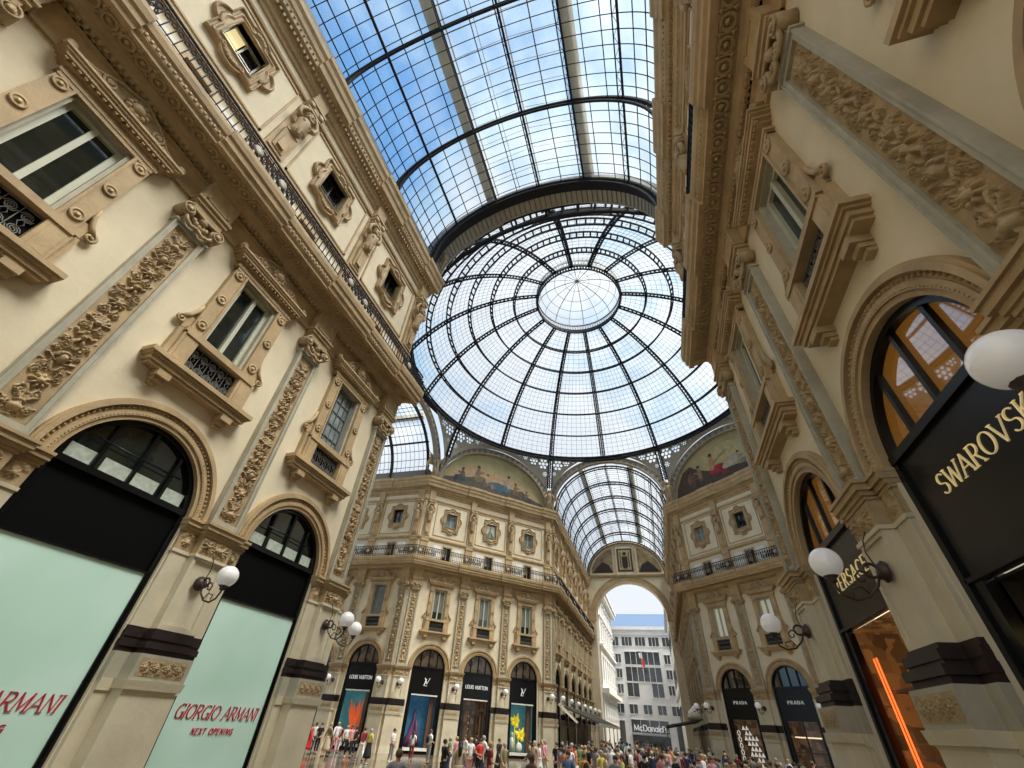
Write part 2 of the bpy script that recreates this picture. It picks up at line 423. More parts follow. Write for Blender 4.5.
# ------------------------------------------------------------------ kits: pilaster
def make_pilaster(res, rough=False):
    t = thing('pilaster', 'x', 'pilaster')
    hw = .48
    # pedestal
    b = MB()
    b.fb(-.95, .95, 0, .10, 0, 2.45)
    b.taper(-.62, .62, 0, .42, 0, .42, .05, .03); b.fb(-.62, .62, 0, .42, .42, 2.45); b.taper(-.62, .62, 0, .42, 2.45, 2.62, 0, .07)
    b.taper(-.62, .62, 0, .42, 2.5, 2.66, .06, .09)
    b.fb(-.95, .95, 0, .13, 2.45, 2.66); b.fb(-1.0, 1.0, 0, .14, 0, .42)
    b.obj('pedestal', M['pale'], t)
    c = MB(); c.fb(-.66, .66, 0, .46, 2.66, 3.12); c.fb(-.97, .97, 0, .13, 2.66, 3.12); c.obj('pedestal_band', M['grey'], t)
    cb = MB(); cb.hf(relief(.32, 1.16, .02 if rough else .012, 5, 0, .02).T, -.58, 2.73, 1.16, .32, .466, .5)
    for q in (-.55, .55):
        pass
    cb.obj('carved_band', M['relief'], t)
    # porphyry torus mouldings
    p = MB()
    for z0, z1, e in ((3.12, 3.22, .10), (3.22, 3.34, .16), (3.34, 3.40, .07), (3.40, 3.52, .10), (3.52, 3.60, .03)):
        p.fb(-hw - e, hw + e, 0, .30 + e, z0, z1)
        p.fb(-.95 - e * .2, .95 + e * .2, 0, .06 + e * .5, z0, z1)
    p.obj('porphyry_moulding', M['darkstone'], t)
    s = MB(); s.fb(-.95, .95, 0, .08, 3.6, 5.22)
    s.fb(-hw + .002, hw - .002, 0, .24, 3.602, 5.2)
    for a0, a1, z0, z1 in ((-hw, -hw + .09, 3.6, 5.22), (hw - .09, hw, 3.6, 5.22), (-hw + .09, hw - .09, 3.6, 3.72), (-hw + .09, hw - .09, 5.12, 5.22)):
        s.fb(a0, a1, .24, .29, z0, z1)
    s.fb(-.97, .97, 0, .11, 5.18, 5.25); s.fb(-hw - .03, hw + .03, 0, .33, 5.18, 5.248)
    s.obj('lower_shaft', M['pale'], t)
    k = MB(); k.fb(-.95, .95, 0, .08, 5.25, 5.68); k.fb(-hw, hw, 0, .29, 5.25, 5.68)
    k.hf(relief(.42, .94, .02 if rough else .012, 11, None, .02).T, -.47, 5.255, .94, .42, .296, 1.0)
    k.hf(relief(.42, .8, .02, 12, 0, .02)[:20], -.93, 5.255, .42, .42, .086, .8)
    k.hf(relief(.42, .8, .02, 12, 0, .02)[:20], .51, 5.255, .42, .42, .086, .8)
    k.obj('carved_block', M['relief'], t)
    i = MB()
    for z0, z1, e in ((5.68, 5.74, .03), (5.74, 5.82, .07), (5.82, 5.93, .13), (5.93, 5.99, .17)):
        i.fb(-hw - e, hw + e, 0, .29 + e, z0, z1); i.fb(-.97 - e * .25, .97 + e * .25, -.3, .08 + e, z0, z1)
    i.obj('impost', M['stone'], t)
    # upper relief strip with marble frame
    f = MB(); f.fb(-.455, .455, 0, .12, 6.0, 12.42)
    for a0, a1, z0, z1 in ((-.46, -.33, 6.0, 12.42), (.33, .46, 6.0, 12.42), (-.33, .33, 6.0, 6.2), (-.33, .33, 12.28, 12.42)):
        f.fb(a0, a1, .12, .20, z0, z1)
    for a0, a1, z0, z1 in ((-.46, -.42, 6.0, 12.42), (.42, .46, 6.0, 12.42)): f.fb(a0, a1, .2, .225, z0, z1)
    f.fb(-.5, .5, 0, .25, 12.38, 12.46)
    f.obj('marble_frame', M['grey'], t)
    g = MB(); g.hf(relief(.66, 6.06, res, 21), -.33, 6.21, .66, 6.06, .125, 1.6); g.obj('relief_panel', M['relief'], t)
    # ionic capital
    n = MB(); n.fb(-.40, .40, 0, .24, 12.46, 13.0)
    n.fb(-.52, .52, 0, .36, 13.0, 13.08)
    for sx in (-1, 1):
        n.lathe((sx * .46, -.02, 12.82), [(.19, .0), (.19, .34), (.15, .36), (.07, .36), (.06, .42), (.0, .42)], 14, 'y')
        n.tube(spiral(sx * .46, 12.82, .40, .19, 1.6, PI / 2, -sx, 20), .028, 5)
    n.tube([(-.46, -.36, 12.98), (-.2, -.38, 12.93), (0, -.39, 12.90), (.2, -.38, 12.93), (.46, -.36, 12.98)], .045, 6)
    n.ell((0, -.32, 12.86), (.13, .12, .15)); 
    for q in range(5):
        a = (q - 2) * .5; n.ell((math.sin(a) * .22, -.3, 12.78 - math.cos(a) * .14), (.07, .07, .09), 8, 5)
    for sx in (-1, 1):
        n.tube([(sx * .42, -.33, 12.66), (sx * .34, -.34, 12.5), (sx * .18, -.34, 12.42), (0, -.34, 12.52)], [.05, .06, .06, .04], 6)
    n.obj('ionic_capital', M['relief'], t)
    e = MB(); 
    for z0, z1, dd, hh in ((13.08, 13.3, .30, .46), (13.3, 13.42, .36, .52), (13.42, 13.5, .42, .56), (13.5, 14.42, .34, .50)):
        e.fb(-hh, hh, 0, dd, z0, z1)
    e.fb(-.38, .38, .34, .37, 13.6, 13.65); e.fb(-.38, .38, .34, .37, 14.25, 14.3); e.fb(-.38, -.33, .34, .37, 13.6, 14.3); e.fb(.33, .38, .34, .37, 13.6, 14.3)
    e.obj('entablature_block', M['stone'], t)
    return t

def make_statue():
    t = thing('herm_statue', 'x', 'statue')
    b = MB(); b.fb(-.42, .42, 0, .14, 15.4, 21.9)
    b.fb(-.36, .36, 0, .20, 17.9, 18.05); b.taper(-.24, .24, .1, .24, 18.05, 19.3, 0, .07); b.fb(-.30, .30, .1, .34, 19.3, 19.4)
    b.fb(-.16, .16, .3, .33, 18.2, 19.15); b.fb(-.46, .46, 0, .22, 15.4, 15.7); b.fb(-.46, .46, 0, .2, 17.3, 17.45)
    b.obj('pedestal', M['stone'], t)
    f = MB()
    f.tube([(0, -.22, 19.35), (0, -.27, 19.6), (0, -.33, 19.95), (0, -.38, 20.3), (0, -.38, 20.5)], [.20, .25, .22, .29, .20], 12)
    f.tube([(0, -.38, 20.45), (0, -.42, 20.7)], [.11, .09], 8)
    f.ell((0, -.46, 20.86), (.15, .17, .20), 12, 8); f.ell((0, -.62, 20.84), (.03, .03, .05), 6, 4)
    for a in range(11):
        an = a * PI / 5; f.ell((math.cos(an) * .16, -.42 + .03 * math.sin(an * 2), 20.9 + math.sin(an) * .19), (.07, .09, .07), 7, 5)
    for k in range(5): f.ell(((k - 2) * .06, -.58, 20.66 - .04 * (2 - abs(k - 2))), (.045, .06, .09), 6, 5)
    for sx in (-1, 1):
        f.tube([(sx * .26, -.36, 20.42), (sx * .44, -.40, 20.55), (sx * .46, -.42, 20.85), (sx * .30, -.40, 21.2), (sx * .2, -.36, 21.35)], [.12, .10, .09, .075, .07], 8)
        f.ell((sx * .12, -.55, 20.25), (.10, .08, .09), 8, 6)
        for q in range(4):
            f.tube([(sx * (.22 - .05 * q), -.34 - .03 * q, 19.95 - .08 * q), (sx * .05, -.50, 19.72 - .1 * q), (-sx * .16, -.42, 19.62 - .08 * q)], [.04, .055, .03], 6)
    f.obj('figure', M['relief'], t)
    c = MB(); c.fb(-.36, .36, 0, .42, 21.38, 21.5)
    for sx in (-1, 1):
        c.lathe((sx * .27, 0, 21.68), [(.16, .1), (.16, .46), (.08, .5), (0, .5)], 12, 'y')
    c.fb(-.27, .27, 0, .44, 21.52, 21.84); c.fb(-.42, .42, 0, .5, 21.84, 21.95)
    c.obj('scroll_console', M['stone'], t)
    return t

# ------------------------------------------------------------------ kits: tall window + surround
def make_surround():
    t = thing('window_surround', 'x', 'window surround')
    j = MB()
    for s in (-1, 1):
        a0, a1 = sorted((s * .74, s * 1.12)); j.fb(a0, a1, 0, .18, 10.08, 12.86)
        a0, a1 = sorted((s * .70, s * .76)); j.fb(a0, a1, 0, .22, 10.08, 12.86)
        for zz in (10.42, 11.5, 12.62):
            j.lathe((s * .94, -.18, zz), [(.15, 0), (.15, .04), (.11, .05), (.10, .025), (.05, .03), (.045, .07), (0, .07)], 14, 'y')
        # side scroll
        j.tube([(s * 1.14, -.08, 11.0), (s * 1.17, -.08, 10.75), (s * 1.28, -.08, 10.5), (s * 1.42, -.08, 10.32)], [.05, .06, .07, .07], 6)
        j.tube(spiral(s * 1.40, 10.24, .1, .13, 1.3, PI / 2, -s, 16), .04, 5)
        j.fb(min(s * 1.12, s * 1.3), max(s * 1.12, s * 1.3), 0, .08, 10.08, 10.5)
    j.fb(-1.12, 1.12, 0, .2, 12.78, 12.9)
    j.obj('jamb_casing', M['stone'], t)
    m = MB()
    for s in (-1, 1):
        a0, a1 = sorted((s * .62, s * .70)); m.fb(a0, a1, -.3, .1, 10.05, 12.85)
    m.fb(-.7, .7, -.3, .1, 12.74, 12.82)
    m.obj('marble_reveal', M['grey'], t)
    e = MB()
    for z0, z1, hh, dd in ((12.9, 13.0, 1.18, .22), (13.0, 13.12, 1.14, .18), (13.12, 13.2, 1.25, .28), (13.2, 13.3, 1.34, .38), (13.3, 13.37, 1.42, .42), (13.37, 13.44, 1.48, .46)):
        e.fb(-hh, hh, 0, dd, z0, z1)
    for q in range(19): e.fb(-1.26 + q * .14 - .035, -1.26 + q * .14 + .035, .28, .35, 13.13, 13.2)
    e.obj('cornice', M['stone'], t)
    p = MB()
    pts = [(-1.5, 13.44), (-1.42, 13.56), (-1.15, 13.58), (-.9, 13.66), (-.7, 13.86), (-.5, 14.02), (-.25, 14.12), (0, 14.22)]
    poly = pts + [(-a, b) for a, b in reversed(pts[:-1])]
    p.prism(poly, .0, .26)
    p.tube([(a, -.27, b) for a, b in poly], .05, 6)
    for s in (-1, 1):
        p.tube(spiral(s * .62, 13.70, .30, .17, 1.7, PI * .5, -s, 22), .04, 5)
        p.ell((s * .62, -.3, 13.70), (.07, .06, .07), 8, 5)
        p.tube([(s * .8, -.3, 13.6), (s * 1.05, -.3, 13.52), (s * 1.3, -.3, 13.52)], [.05, .04, .03], 5)
        p.lathe((s * 1.42, -.1, 13.56), [(.1, 0), (.1, .25), (0, .27)], 10, 'y')
    for q in range(10):
        a = q * PI / 5; p.ell((math.cos(a) * .21, -.33, 13.78 + math.sin(a) * .21), (.08, .07, .08), 7, 5)
    p.ell((0, -.34, 13.78), (.17, .12, .17), 12, 7)
    p.obj('pediment', M['relief'], t)
    s = MB()
    s.fb(-1.22, 1.22, 0, .28, 9.95, 10.08); s.fb(-1.16, 1.16, 0, .30, 9.88, 9.95)
    for q in (-1, 1):
        a0, a1 = sorted((q * .74, q * 1.2)); s.fb(a0, a1, 0, .26, 9.0, 9.88)
        a0, a1 = sorted((q * .82, q * 1.12)); s.fb(a0, a1, .26, .29, 9.1, 9.78)
        s.fb(min(q * 1.05, q * 1.32), max(q * 1.05, q * 1.32), 0, .16, 9.0, 10.0)
    s.fb(-.76, .76, 0, .12, 9.0, 9.06); 
    s.obj('sill', M['stone'], t)
    l = MB()
    for z0, z1, hh, dd in ((8.88, 9.0, 1.60, .44), (8.82, 8.88, 1.54, .38), (8.70, 8.82, 1.48, .33), (8.62, 8.70, 1.42, .28)): l.fb(-hh, hh, 0, dd, z0, z1)
    l.obj('ledge', M['stone'], t)
    for q in (-1, 1):
        k = MB(); k.fb(q * .98 - .17, q * .98 + .17, 0, .33, 8.46, 8.62); k.fb(q * .98 - .13, q * .98 + .13, 0, .22, 8.36, 8.46); k.fb(q * .98 - .1, q * .98 + .1, 0, .13, 8.28, 8.36)
        k.obj('bracket', M['stone'], t)
    bk = MB(); bk.fb(-.74, .74, -.2, .04, 9.06, 9.88); bk.obj('dark_backing', M['blackmatt'], t)
    g = MB()
    for z in (9.1, 9.84): g.tube([(-.72, -.1, z), (.72, -.1, z)], .018, 4)
    for q in range(5):
        cu = -.58 + q * .29
        g.tube([(cu - .145, -.1, 9.1), (cu - .145, -.1, 9.84)], .012, 4)
        for z, s2 in ((9.28, 1), (9.66, -1)):
            g.tube(spiral(cu, z, .1, .12, 1.3, 0, s2, 14), .012, 4); g.tube(spiral(cu, z, .1, .12, 1.3, PI, s2, 14), .012, 4)
        g.tube([(cu, -.12, 9.36), (cu + .06, -.12, 9.47), (cu, -.12, 9.58), (cu - .06, -.12, 9.47)], .012, 4, True)
    g.obj('iron_grille', M['steelgrey'], t)
    return t

WN = [0]
def make_tall_window(kind):
    t = struct('window_0')
    f = MB(); fm = M['greenwood'] if kind != 'muntin' else M['steelgrey']
    for s in (-1, 1):
        a0, a1 = sorted((s * .50, s * .62)); f.fb(a0, a1, -.17, -.06, 10.02, 12.76)
    f.fb(-.62, .62, -.17, -.06, 10.02, 10.14); f.fb(-.62, .62, -.17, -.06, 12.64, 12.76)
    if kind == 'muntin':
        for z in (10.6, 11.15, 11.7, 12.2): f.fb(-.6, .6, -.15, -.11, z - .02, z + .02)
        for u in (-.3, 0, .3): f.fb(u - .015, u + .015, -.15, -.11, 10.1, 12.7)
    else:
        f.fb(-.06, .06, -.17, -.03, 10.05, 12.7)
    f.obj('window_frame', fm, t)
    g = MB(); g.fb(-.62, .62, -.24, -.15, 10.02, 12.76)
    g.obj('pane', M['blueglass'] if kind in ('muntin', 'pale') else M['glass'], t)
    if kind == 'pale':
        c = MB()
        for s in (-1, 1):
            a0, a1 = sorted((s * .09, s * .49)); c.fb(a0, a1, -.15, -.13, 10.2, 12.6)
        c.obj('blind', M['curtain'], t)
    if kind == 'shutter':
        c = MB()
        for k in range(22):
            z = 10.75 + k * .088; c.fb(-.49, .49, -.15, -.12, z, z + .06)
        c.obj('blind', M['greypanel'], t)
    return t
def make_ornate_window(kind):
    t = struct('window_0')
    f = MB()
    for s in (-1, 1):
        a0, a1 = sorted((s * .58, s * .64)); f.fb(a0, a1, -.3, -.2, 19.28, 20.82)
    f.fb(-.64, .64, -.3, -.2, 19.28, 19.34); f.fb(-.64, .64, -.3, -.2, 20.76, 20.82); f.fb(-.03, .03, -.3, -.2, 19.3, 20.8)
    f.fb(-.6, .6, -.3, -.26, 20.03, 20.07)
    f.obj('window_frame', M['greenwood'] if kind != 'dark' else M['darkframe'], t)
    g = MB(); g.fb(-.64, .64, -.36, -.29, 19.28, 20.82); g.obj('pane', M['blueglass'] if kind in ('pale', 'drape') else M['glass'], t)
    if kind == 'lit':
        c = MB(); c.fb(-.56, -.08, -.29, -.27, 19.36, 20.74); c.obj('lit_blind', M['litcurtain'], t)
    if kind == 'drape':
        c = MB()
        for s in (-1, 1):
            c.prism([(s * .56, 20.74), (s * .02, 20.74), (s * .1, 20.2), (s * .42, 19.75), (s * .56, 19.4)], -.29, -.27)
        c.obj('curtain', M['curtain'], t)
    return t
def lobed(th, a=.98, b=1.25):
    c, s = math.cos(th), math.sin(th); best = min(a / max(1e-6, abs(c)), b / max(1e-6, abs(s)))
    for cx, cz, r in ((a * .80, 0, .52), (-a * .80, 0, .52), (0, b * .86, .46), (0, -b * .86, .46)):
        bb = -(c * cx + s * cz); cc = cx * cx + cz * cz - r * r; D = bb * bb - cc
        if D > 0:
            best = max(best, -bb + math.sqrt(D))
    return best
def make_ornate_frame():
    t = thing('ornate_window_frame', 'x', 'window frame')
    n = 96
    def rect(th, a, b): c, s = math.cos(th), math.sin(th); return min(a / max(1e-6, abs(c)), b / max(1e-6, abs(s)))
    prof = [(1.0, 0), (1.0, .13), (.93, .17), (.86, .15), (.80, .07), (.62, .06), (.56, .12), (.42, .14), (.30, .08), (.12, .10), (.04, .16), (0, .16), (0, -.25)]
    vs = []; fs = []
    for tt, d in prof:
        for j in range(n):
            th = 2 * PI * j / n; ro = lobed(th); ri = rect(th, .64, .78); r = ri + (ro - ri) * tt
            vs.append((r * math.cos(th), -d, 20.05 + r * math.sin(th)))
    for i in range(len(prof) - 1):
        for j in range(n): fs.append((i * n + j, i * n + (j + 1) % n, (i + 1) * n + (j + 1) % n, (i + 1) * n + j))
    b = MB(); b.add(vs, fs); b.obj('carved_surround', M['relief'], t)
    s = MB()
    for sz in (-1, 1):
        for q in range(5):
            a = PI / 2 * sz + (q - 2) * .4 * sz; s.ell((math.cos(a) * .24, -.13, 20.05 + sz * 1.08 + math.sin(a) * .24 - sz * .1), (.07, .06, .1), 7, 5)
        s.tube(spiral(.35, 20.05 + sz * 1.0, .12, .11, 1.2, PI / 2, sz, 14), .028, 5); s.tube(spiral(-.35, 20.05 + sz * 1.0, .12, .11, 1.2, PI / 2, -sz, 14), .028, 5)
    for sx in (-1, 1):
        for q in range(9): s.ell((sx * (.88 + .12 * math.cos((q - 4) * .35)), -.10, 20.05 + (q - 4) * .1), (.04, .045, .04), 6, 4)
    s.obj('shell_ornament', M['stone'], t)
    return t
def make_small_window():
    t = struct('window_0')
    f = MB()
    for s in (-1, 1):
        a0, a1 = sorted((s * .46, s * .56)); f.fb(a0, a1, -.15, .05, 15.6, 17.15)
    f.fb(-.56, .56, -.15, .05, 17.1, 17.2); f.fb(-.03, .03, -.2, -.1, 15.6, 17.1)
    f.obj('window_frame', M['stone'], t)
    g = MB(); g.fb(-.5, .5, -.25, -.18, 15.5, 17.1); g.obj('pane', M['glass'], t)
    c = MB(); c.fb(-.42, -.1, -.18, -.16, 16.1, 17.0); c.obj('curtain', M['greypanel'], t)
    return t

def make_archivolt(n=40):
    t = thing('arch_moulding', 'x', 'arch moulding')
    a = MB()
    a.archring(0, ZS, AR - .02, AR + .08, -.42, .06, n=n); a.archring(0, ZS, AR + .08, AR + .20, 0, .10, n=n)
    a.archring(0, ZS, AR + .20, AR + .32, 0, .07, n=n); a.archring(0, ZS, AR + .32, AR + .42, 0, .16, n=n)
    a.archring(0, ZS, AR + .40, AR + .47, 0, .12, n=n)
    a.obj('arch_ring', M['stone'], t)
    b = MB()
    for i in range(53):
        th = PI * (i + .5) / 53
        b.ell(((AR + .26) * math.cos(th), -.075, ZS + (AR + .26) * math.sin(th)), (.035, .045, .035), 6, 4)
    for i in range(75):
        th = PI * (i + .5) / 75
        b.ell(((AR + .115) * math.cos(th), -.10, ZS + (AR + .115) * math.sin(th)), (.018, .02, .018), 5, 3)
    b.obj('bead_moulding', M['relief'], t)
    return t

# ------------------------------------------------------------------ stroke lettering
def arc(cx, cy, rx, ry, a0, a1, n=16): return [(cx + rx * math.cos(math.radians(a0 + (a1 - a0) * i / n)), cy + ry * math.sin(math.radians(a0 + (a1 - a0) * i / n))) for i in range(n + 1)]
GL = {
 'A': (.74, [[(0, 0), (.37, 1), (.74, 0)], [(.15, .36), (.6, .36)]]),
 'C': (.72, [arc(.42, .5, .38, .5, 45, 315)]), 'D': (.72, [[(.08, 0), (.08, 1)], [(.08, 1)] + arc(.28, .5, .42, .5, 90, -90) + [(.08, 0)]]),
 'E': (.58, [[(.08, 0), (.08, 1)], [(.08, 1), (.55, 1)], [(.08, .52), (.45, .52)], [(.08, 0), (.56, 0)]]),
 'G': (.78, [arc(.42, .5, .38, .5, 45, 330), [(.75, .0), (.75, .42)], [(.5, .44), (.8, .44)]]),
 'I': (.2, [[(.1, 0), (.1, 1)]]), 'K': (.66, [[(.08, 0), (.08, 1)], [(.6, 1), (.1, .45)], [(.22, .56), (.64, 0)]]),
 'L': (.55, [[(.08, 0), (.08, 1)], [(.08, 0), (.53, 0)]]), 'M': (.9, [[(.08, 0), (.1, 1), (.45, .1), (.8, 1), (.82, 0)]]),
 'N': (.74, [[(.08, 0), (.08, 1), (.66, 0), (.66, 1)]]), 'O': (.84, [arc(.42, .5, .38, .5, 0, 360, 24)]),
 'P': (.6, [[(.08, 0), (.08, 1)], [(.08, 1)] + arc(.28, .74, .28, .26, 90, -90) + [(.08, .48)]]),
 'R': (.68, [[(.08, 0), (.08, 1)], [(.08, 1)] + arc(.28, .74, .28, .26, 90, -90) + [(.08, .48)], [(.3, .48), (.66, 0)]]),
 'S': (.58, [arc(.3, .75, .24, .25, 30, 270, 12) + arc(.3, .25, .25, .25, 90, -150, 12)]),
 'T': (.62, [[(.31, 0), (.31, 1)], [(.0, 1), (.62, 1)]]), 'U': (.72, [[(.08, 1), (.08, .32)] + arc(.36, .3, .28, .3, 180, 360, 12) + [(.64, 1)]]),
 'V': (.72, [[(0, 1), (.36, 0), (.72, 1)]]), 'W': (1.0, [[(0, 1), (.26, 0), (.5, .9), (.74, 0), (1.0, 1)]]),
 'X': (.68, [[(.04, 1), (.64, 0)], [(.04, 0), (.64, 1)]]), "'": (.14, [[(.07, .8), (.07, 1)]]),
 'c': (.5, [arc(.27, .34, .24, .34, 45, 315)]), 'o': (.54, [arc(.27, .34, .24, .34, 0, 360, 20)]),
 'n': (.5, [[(.06, 0), (.06, .68)], [(.06, .4)] + arc(.25, .4, .19, .28, 180, 0, 10) + [(.44, 0)]]),
 'a': (.52, [arc(.26, .32, .22, .32, 0, 360, 18), [(.48, 0), (.48, .68)]]), 'l': (.16, [[(.08, 0), (.08, 1)]]),
 'd': (.54, [arc(.26, .32, .22, .32, 0, 360, 18), [(.48, 0), (.48, 1)]]),
 's': (.42, [arc(.21, .51, .16, .17, 30, 270, 10) + arc(.21, .17, .17, .17, 90, -150, 10)]), ' ': (.4, [])}
def text_mb(b, txt, cu, z, h, d, thick=.13, thin=.04, slant=0., track=.14, width=None, serif=True, flip=1):
    adv = sum(GL[c][0] + track for c in txt) - track
    k = 1.0 if width is None else width / (adv * h)
    x = -adv / 2
    for ch in txt:
        w, strokes = GL[ch]
        for st in strokes:
            n = len(st)
            L = []; R_ = []
            for i, p in enumerate(st):
                q0 = st[max(0, i - 1)]; q1 = st[min(n - 1, i + 1)]
                if ch in 'AVWMNXK' and n <= 5 and i < n - 1: pass
                tx, ty = q1[0] - q0[0], q1[1] - q0[1]; l = math.hypot(tx, ty) or 1; tx /= l; ty /= l
                L.append((p, (tx, ty)))
            for i in range(n - 1):
                (p, _), (q, _) = L[i], L[i + 1]
                tx, ty = q[0] - p[0], q[1] - p[1]; l = math.hypot(tx, ty) or 1; tx /= l; ty /= l
                w0 = thin + (thick - thin) * abs(ty) ** 1.5
                if ch in 'AVWMXN' and ((tx > 0) == (ty > 0)) : w0 = thin + (thick - thin) * .15
                if ch in 'N' and abs(tx) < .05: w0 = thin + (thick - thin) * .15
                nx, ny = -ty * w0 / 2, tx * w0 / 2
                ex, ey = tx * w0 * .12, ty * w0 * .12
                c4 = [(p[0] + nx - ex, p[1] + ny - ey), (q[0] + nx + ex, q[1] + ny + ey), (q[0] - nx + ex, q[1] - ny + ey), (p[0] - nx - ex, p[1] - ny - ey)]
                P = [(cu + (x + a + slant * bb) * h * k, z + bb * h) for a, bb in c4]
                b.add([(a, -d, zz) for a, zz in P] + [(a, -d - .02, zz) for a, zz in P], [(0, 1, 2, 3), (7, 6, 5, 4), (0, 4, 5, 1), (1, 5, 6, 2), (2, 6, 7, 3), (3, 7, 4, 0)])
            if serif and ch in 'AIKLMNPRTVWEFDXU':
                for e in (st[0], st[-1]):
                    if e[1] in (0, 1) and abs((st[1][1] - st[0][1])) > .3:
                        a0, a1 = e[0] - .11, e[0] + .11
                        P = [(cu + (x + a + slant * bb) * h * k, z + bb * h) for a, bb in ((a0, e[1] - .015), (a1, e[1] - .015), (a1, e[1] + .015), (a0, e[1] + .015))]
                        b.add([(a, -d, zz) for a, zz in P] + [(a, -d - .02, zz) for a, zz in P], [(0, 1, 2, 3), (7, 6, 5, 4), (0, 4, 5, 1), (1, 5, 6, 2), (2, 6, 7, 3), (3, 7, 4, 0)])
        x += w + track
    return b

# ------------------------------------------------------------------ kits: shopfronts
def halfdisc(r, z0, n=32): return [(r * math.cos(PI * i / n), z0 + r * math.sin(PI * i / n)) for i in range(n + 1)]
def make_shop(kind, **k):
    t = thing('shopfront', 'x', 'shopfront')
    D = -.17
    fr = MB(); fr.archring(0, ZS, AR - .13, AR, D - .1, D + .1, n=32)
    for s in (-1, 1):
        a0, a1 = sorted((s * (AR - .13), s * AR)); fr.fb(a0, a1, D - .1, D + .1, 0, ZS)
    fr.fb(-AR, AR, D - .1, D + .12, ZS + .02, ZS + .16)
    for u in (-.8, 0, .8):
        fr.fb(u - .04, u + .04, D - .05, D + .06, ZS, ZS + math.sqrt(AR ** 2 - u ** 2) - .02)
    if kind == 'armani': fr.tube([(-1.05, -(D + .12), ZS + .75), (1.0, -(D + .12), ZS + .75)], .02, 5)
    fr.obj('fanlight_frame', M['black'], t)
    pm = {'swar': 'amber', 'versace': 'amber', 'armani': 'glass', 'lv': 'fanbrown', 'prada': 'glass', 'plain': 'glass'}[kind]
    p = MB(); p.prism(halfdisc(AR - .05, ZS + .05), D - .06, D - .03); p.obj('fanlight_pane', M[pm], t)
    if kind == 'armani':
        for q in range(4):
            u0 = -1.38 + q * .8 if q else -1.42
            pb = MB(); pb.fb(-1.36 + q * .72, -.76 + q * .72, D - .03, D - .015, ZS + .17, ZS + .50); pb.obj('pane_reflection', M['panereflect'], t)  # pale plates imitating a reflection low in the fanlight
        bd = MB(); bd.fb(-AR + .05, AR - .05, D - .05, D + .02, .0, ZS + .02); bd.obj('black_hoarding', M['blackmatt'], t)
        po = MB(); po.fb(-1.48, 1.48, D + .02, D + .06, .06, 4.60); po.obj('mint_poster', M['mint'], t)
        tr = MB(); tr.fb(-1.56, -1.48, D, D + .1, 0, 4.64); tr.fb(1.48, 1.56, D, D + .1, 0, 4.64); tr.fb(-1.56, 1.56, D, D + .1, 4.60, 4.64); tr.obj('poster_frame', M['black'], t)
        b = MB(); text_mb(b, 'GIORGIO ARMANI', 0, 2.06, .27, D + .06, .11, .025, .22, .10, 2.62); b.obj('brand_lettering', M['red'], t)
        b = MB(); text_mb(b, k.get('line', 'NEXT OPENING'), 0, 1.76, .115, D + .06, .16, .10, .2, .28, 1.3, serif=False); b.obj('small_lettering', M['red'], t)
        return t
    sb0 = {'swar': 4.25, 'versace': 4.5, 'lv': 4.15, 'prada': 3.95, 'plain': 4.3}[kind]
    s = MB(); s.fb(-AR + .1, AR - .1, D - .05, D + .05, sb0, ZS + .04); s.fb(-AR + .1, AR - .1, D - .05, D + .1, sb0 - .06, sb0)
    s.obj('signboard', M['black'], t)
    if kind == 'swar':
        b = MB(); text_mb(b, 'SWAROVSKI', .13, 5.2, .27, D + .05, .09, .03, 0, .12, 2.12); b.obj('brand_lettering', M['brass'], t)
    if kind == 'versace':
        b = MB(); text_mb(b, 'VERSACE', .12, 5.12, .27, D + .05, .10, .05, 0, .25, 2.0); b.obj('brand_lettering', M['brass'], t)
    if kind == 'prada':
        b = MB(); text_mb(b, 'PRADA', 0, 4.98, .22, D + .05, .16, .06, 0, .30, 1.35); b.obj('brand_lettering', M['whiteletters'], t)
    if kind == 'lv':
        b = MB()
        if k.get('text'): text_mb(b, 'LOUIS VUITTON', 0, 4.86, .27, D + .05, .17, .14, 0, .12, 2.35, serif=False)
        else:
            text_mb(b, 'L', -.06, 4.72, .50, D + .05, .12, .06, .25, .1, .36); text_mb(b, 'V', .07, 4.86, .44, D + .055, .13, .05, 0, .1, .46)
        b.obj('brand_lettering', M['whiteletters'], t)
    # side panels and interior
    w = MB()
    for q in (-1, 1):
        a0, a1 = sorted((q * 1.25, q * (AR - .1))); w.fb(a0, a1, D - .08, D + .06, .1, sb0)
    w.fb(-AR + .1, AR - .1, D - .3, D + .08, 0, .22); w.obj('side_panel', M['black'], t)
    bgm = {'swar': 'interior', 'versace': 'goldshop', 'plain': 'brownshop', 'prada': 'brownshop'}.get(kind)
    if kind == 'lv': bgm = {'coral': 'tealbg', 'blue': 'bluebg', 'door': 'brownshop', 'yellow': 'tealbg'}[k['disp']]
    i = MB(); i.fb(-1.25, 1.25, D - 1.0, D - .9, .2, sb0); i.fb(-1.27, -1.24, D - .9, D - .1, .2, sb0); i.fb(1.24, 1.27, D - .9, D - .1, .2, sb0); i.fb(-1.27, 1.27, D - 1.0, D - .06, sb0 - .1, sb0 - .07); i.fb(-1.6, -1.24, D - .12, D - .1, .2, sb0); i.fb(1.24, 1.6, D - .12, D - .1, .2, sb0); i.obj('display_backdrop', M[bgm], t)
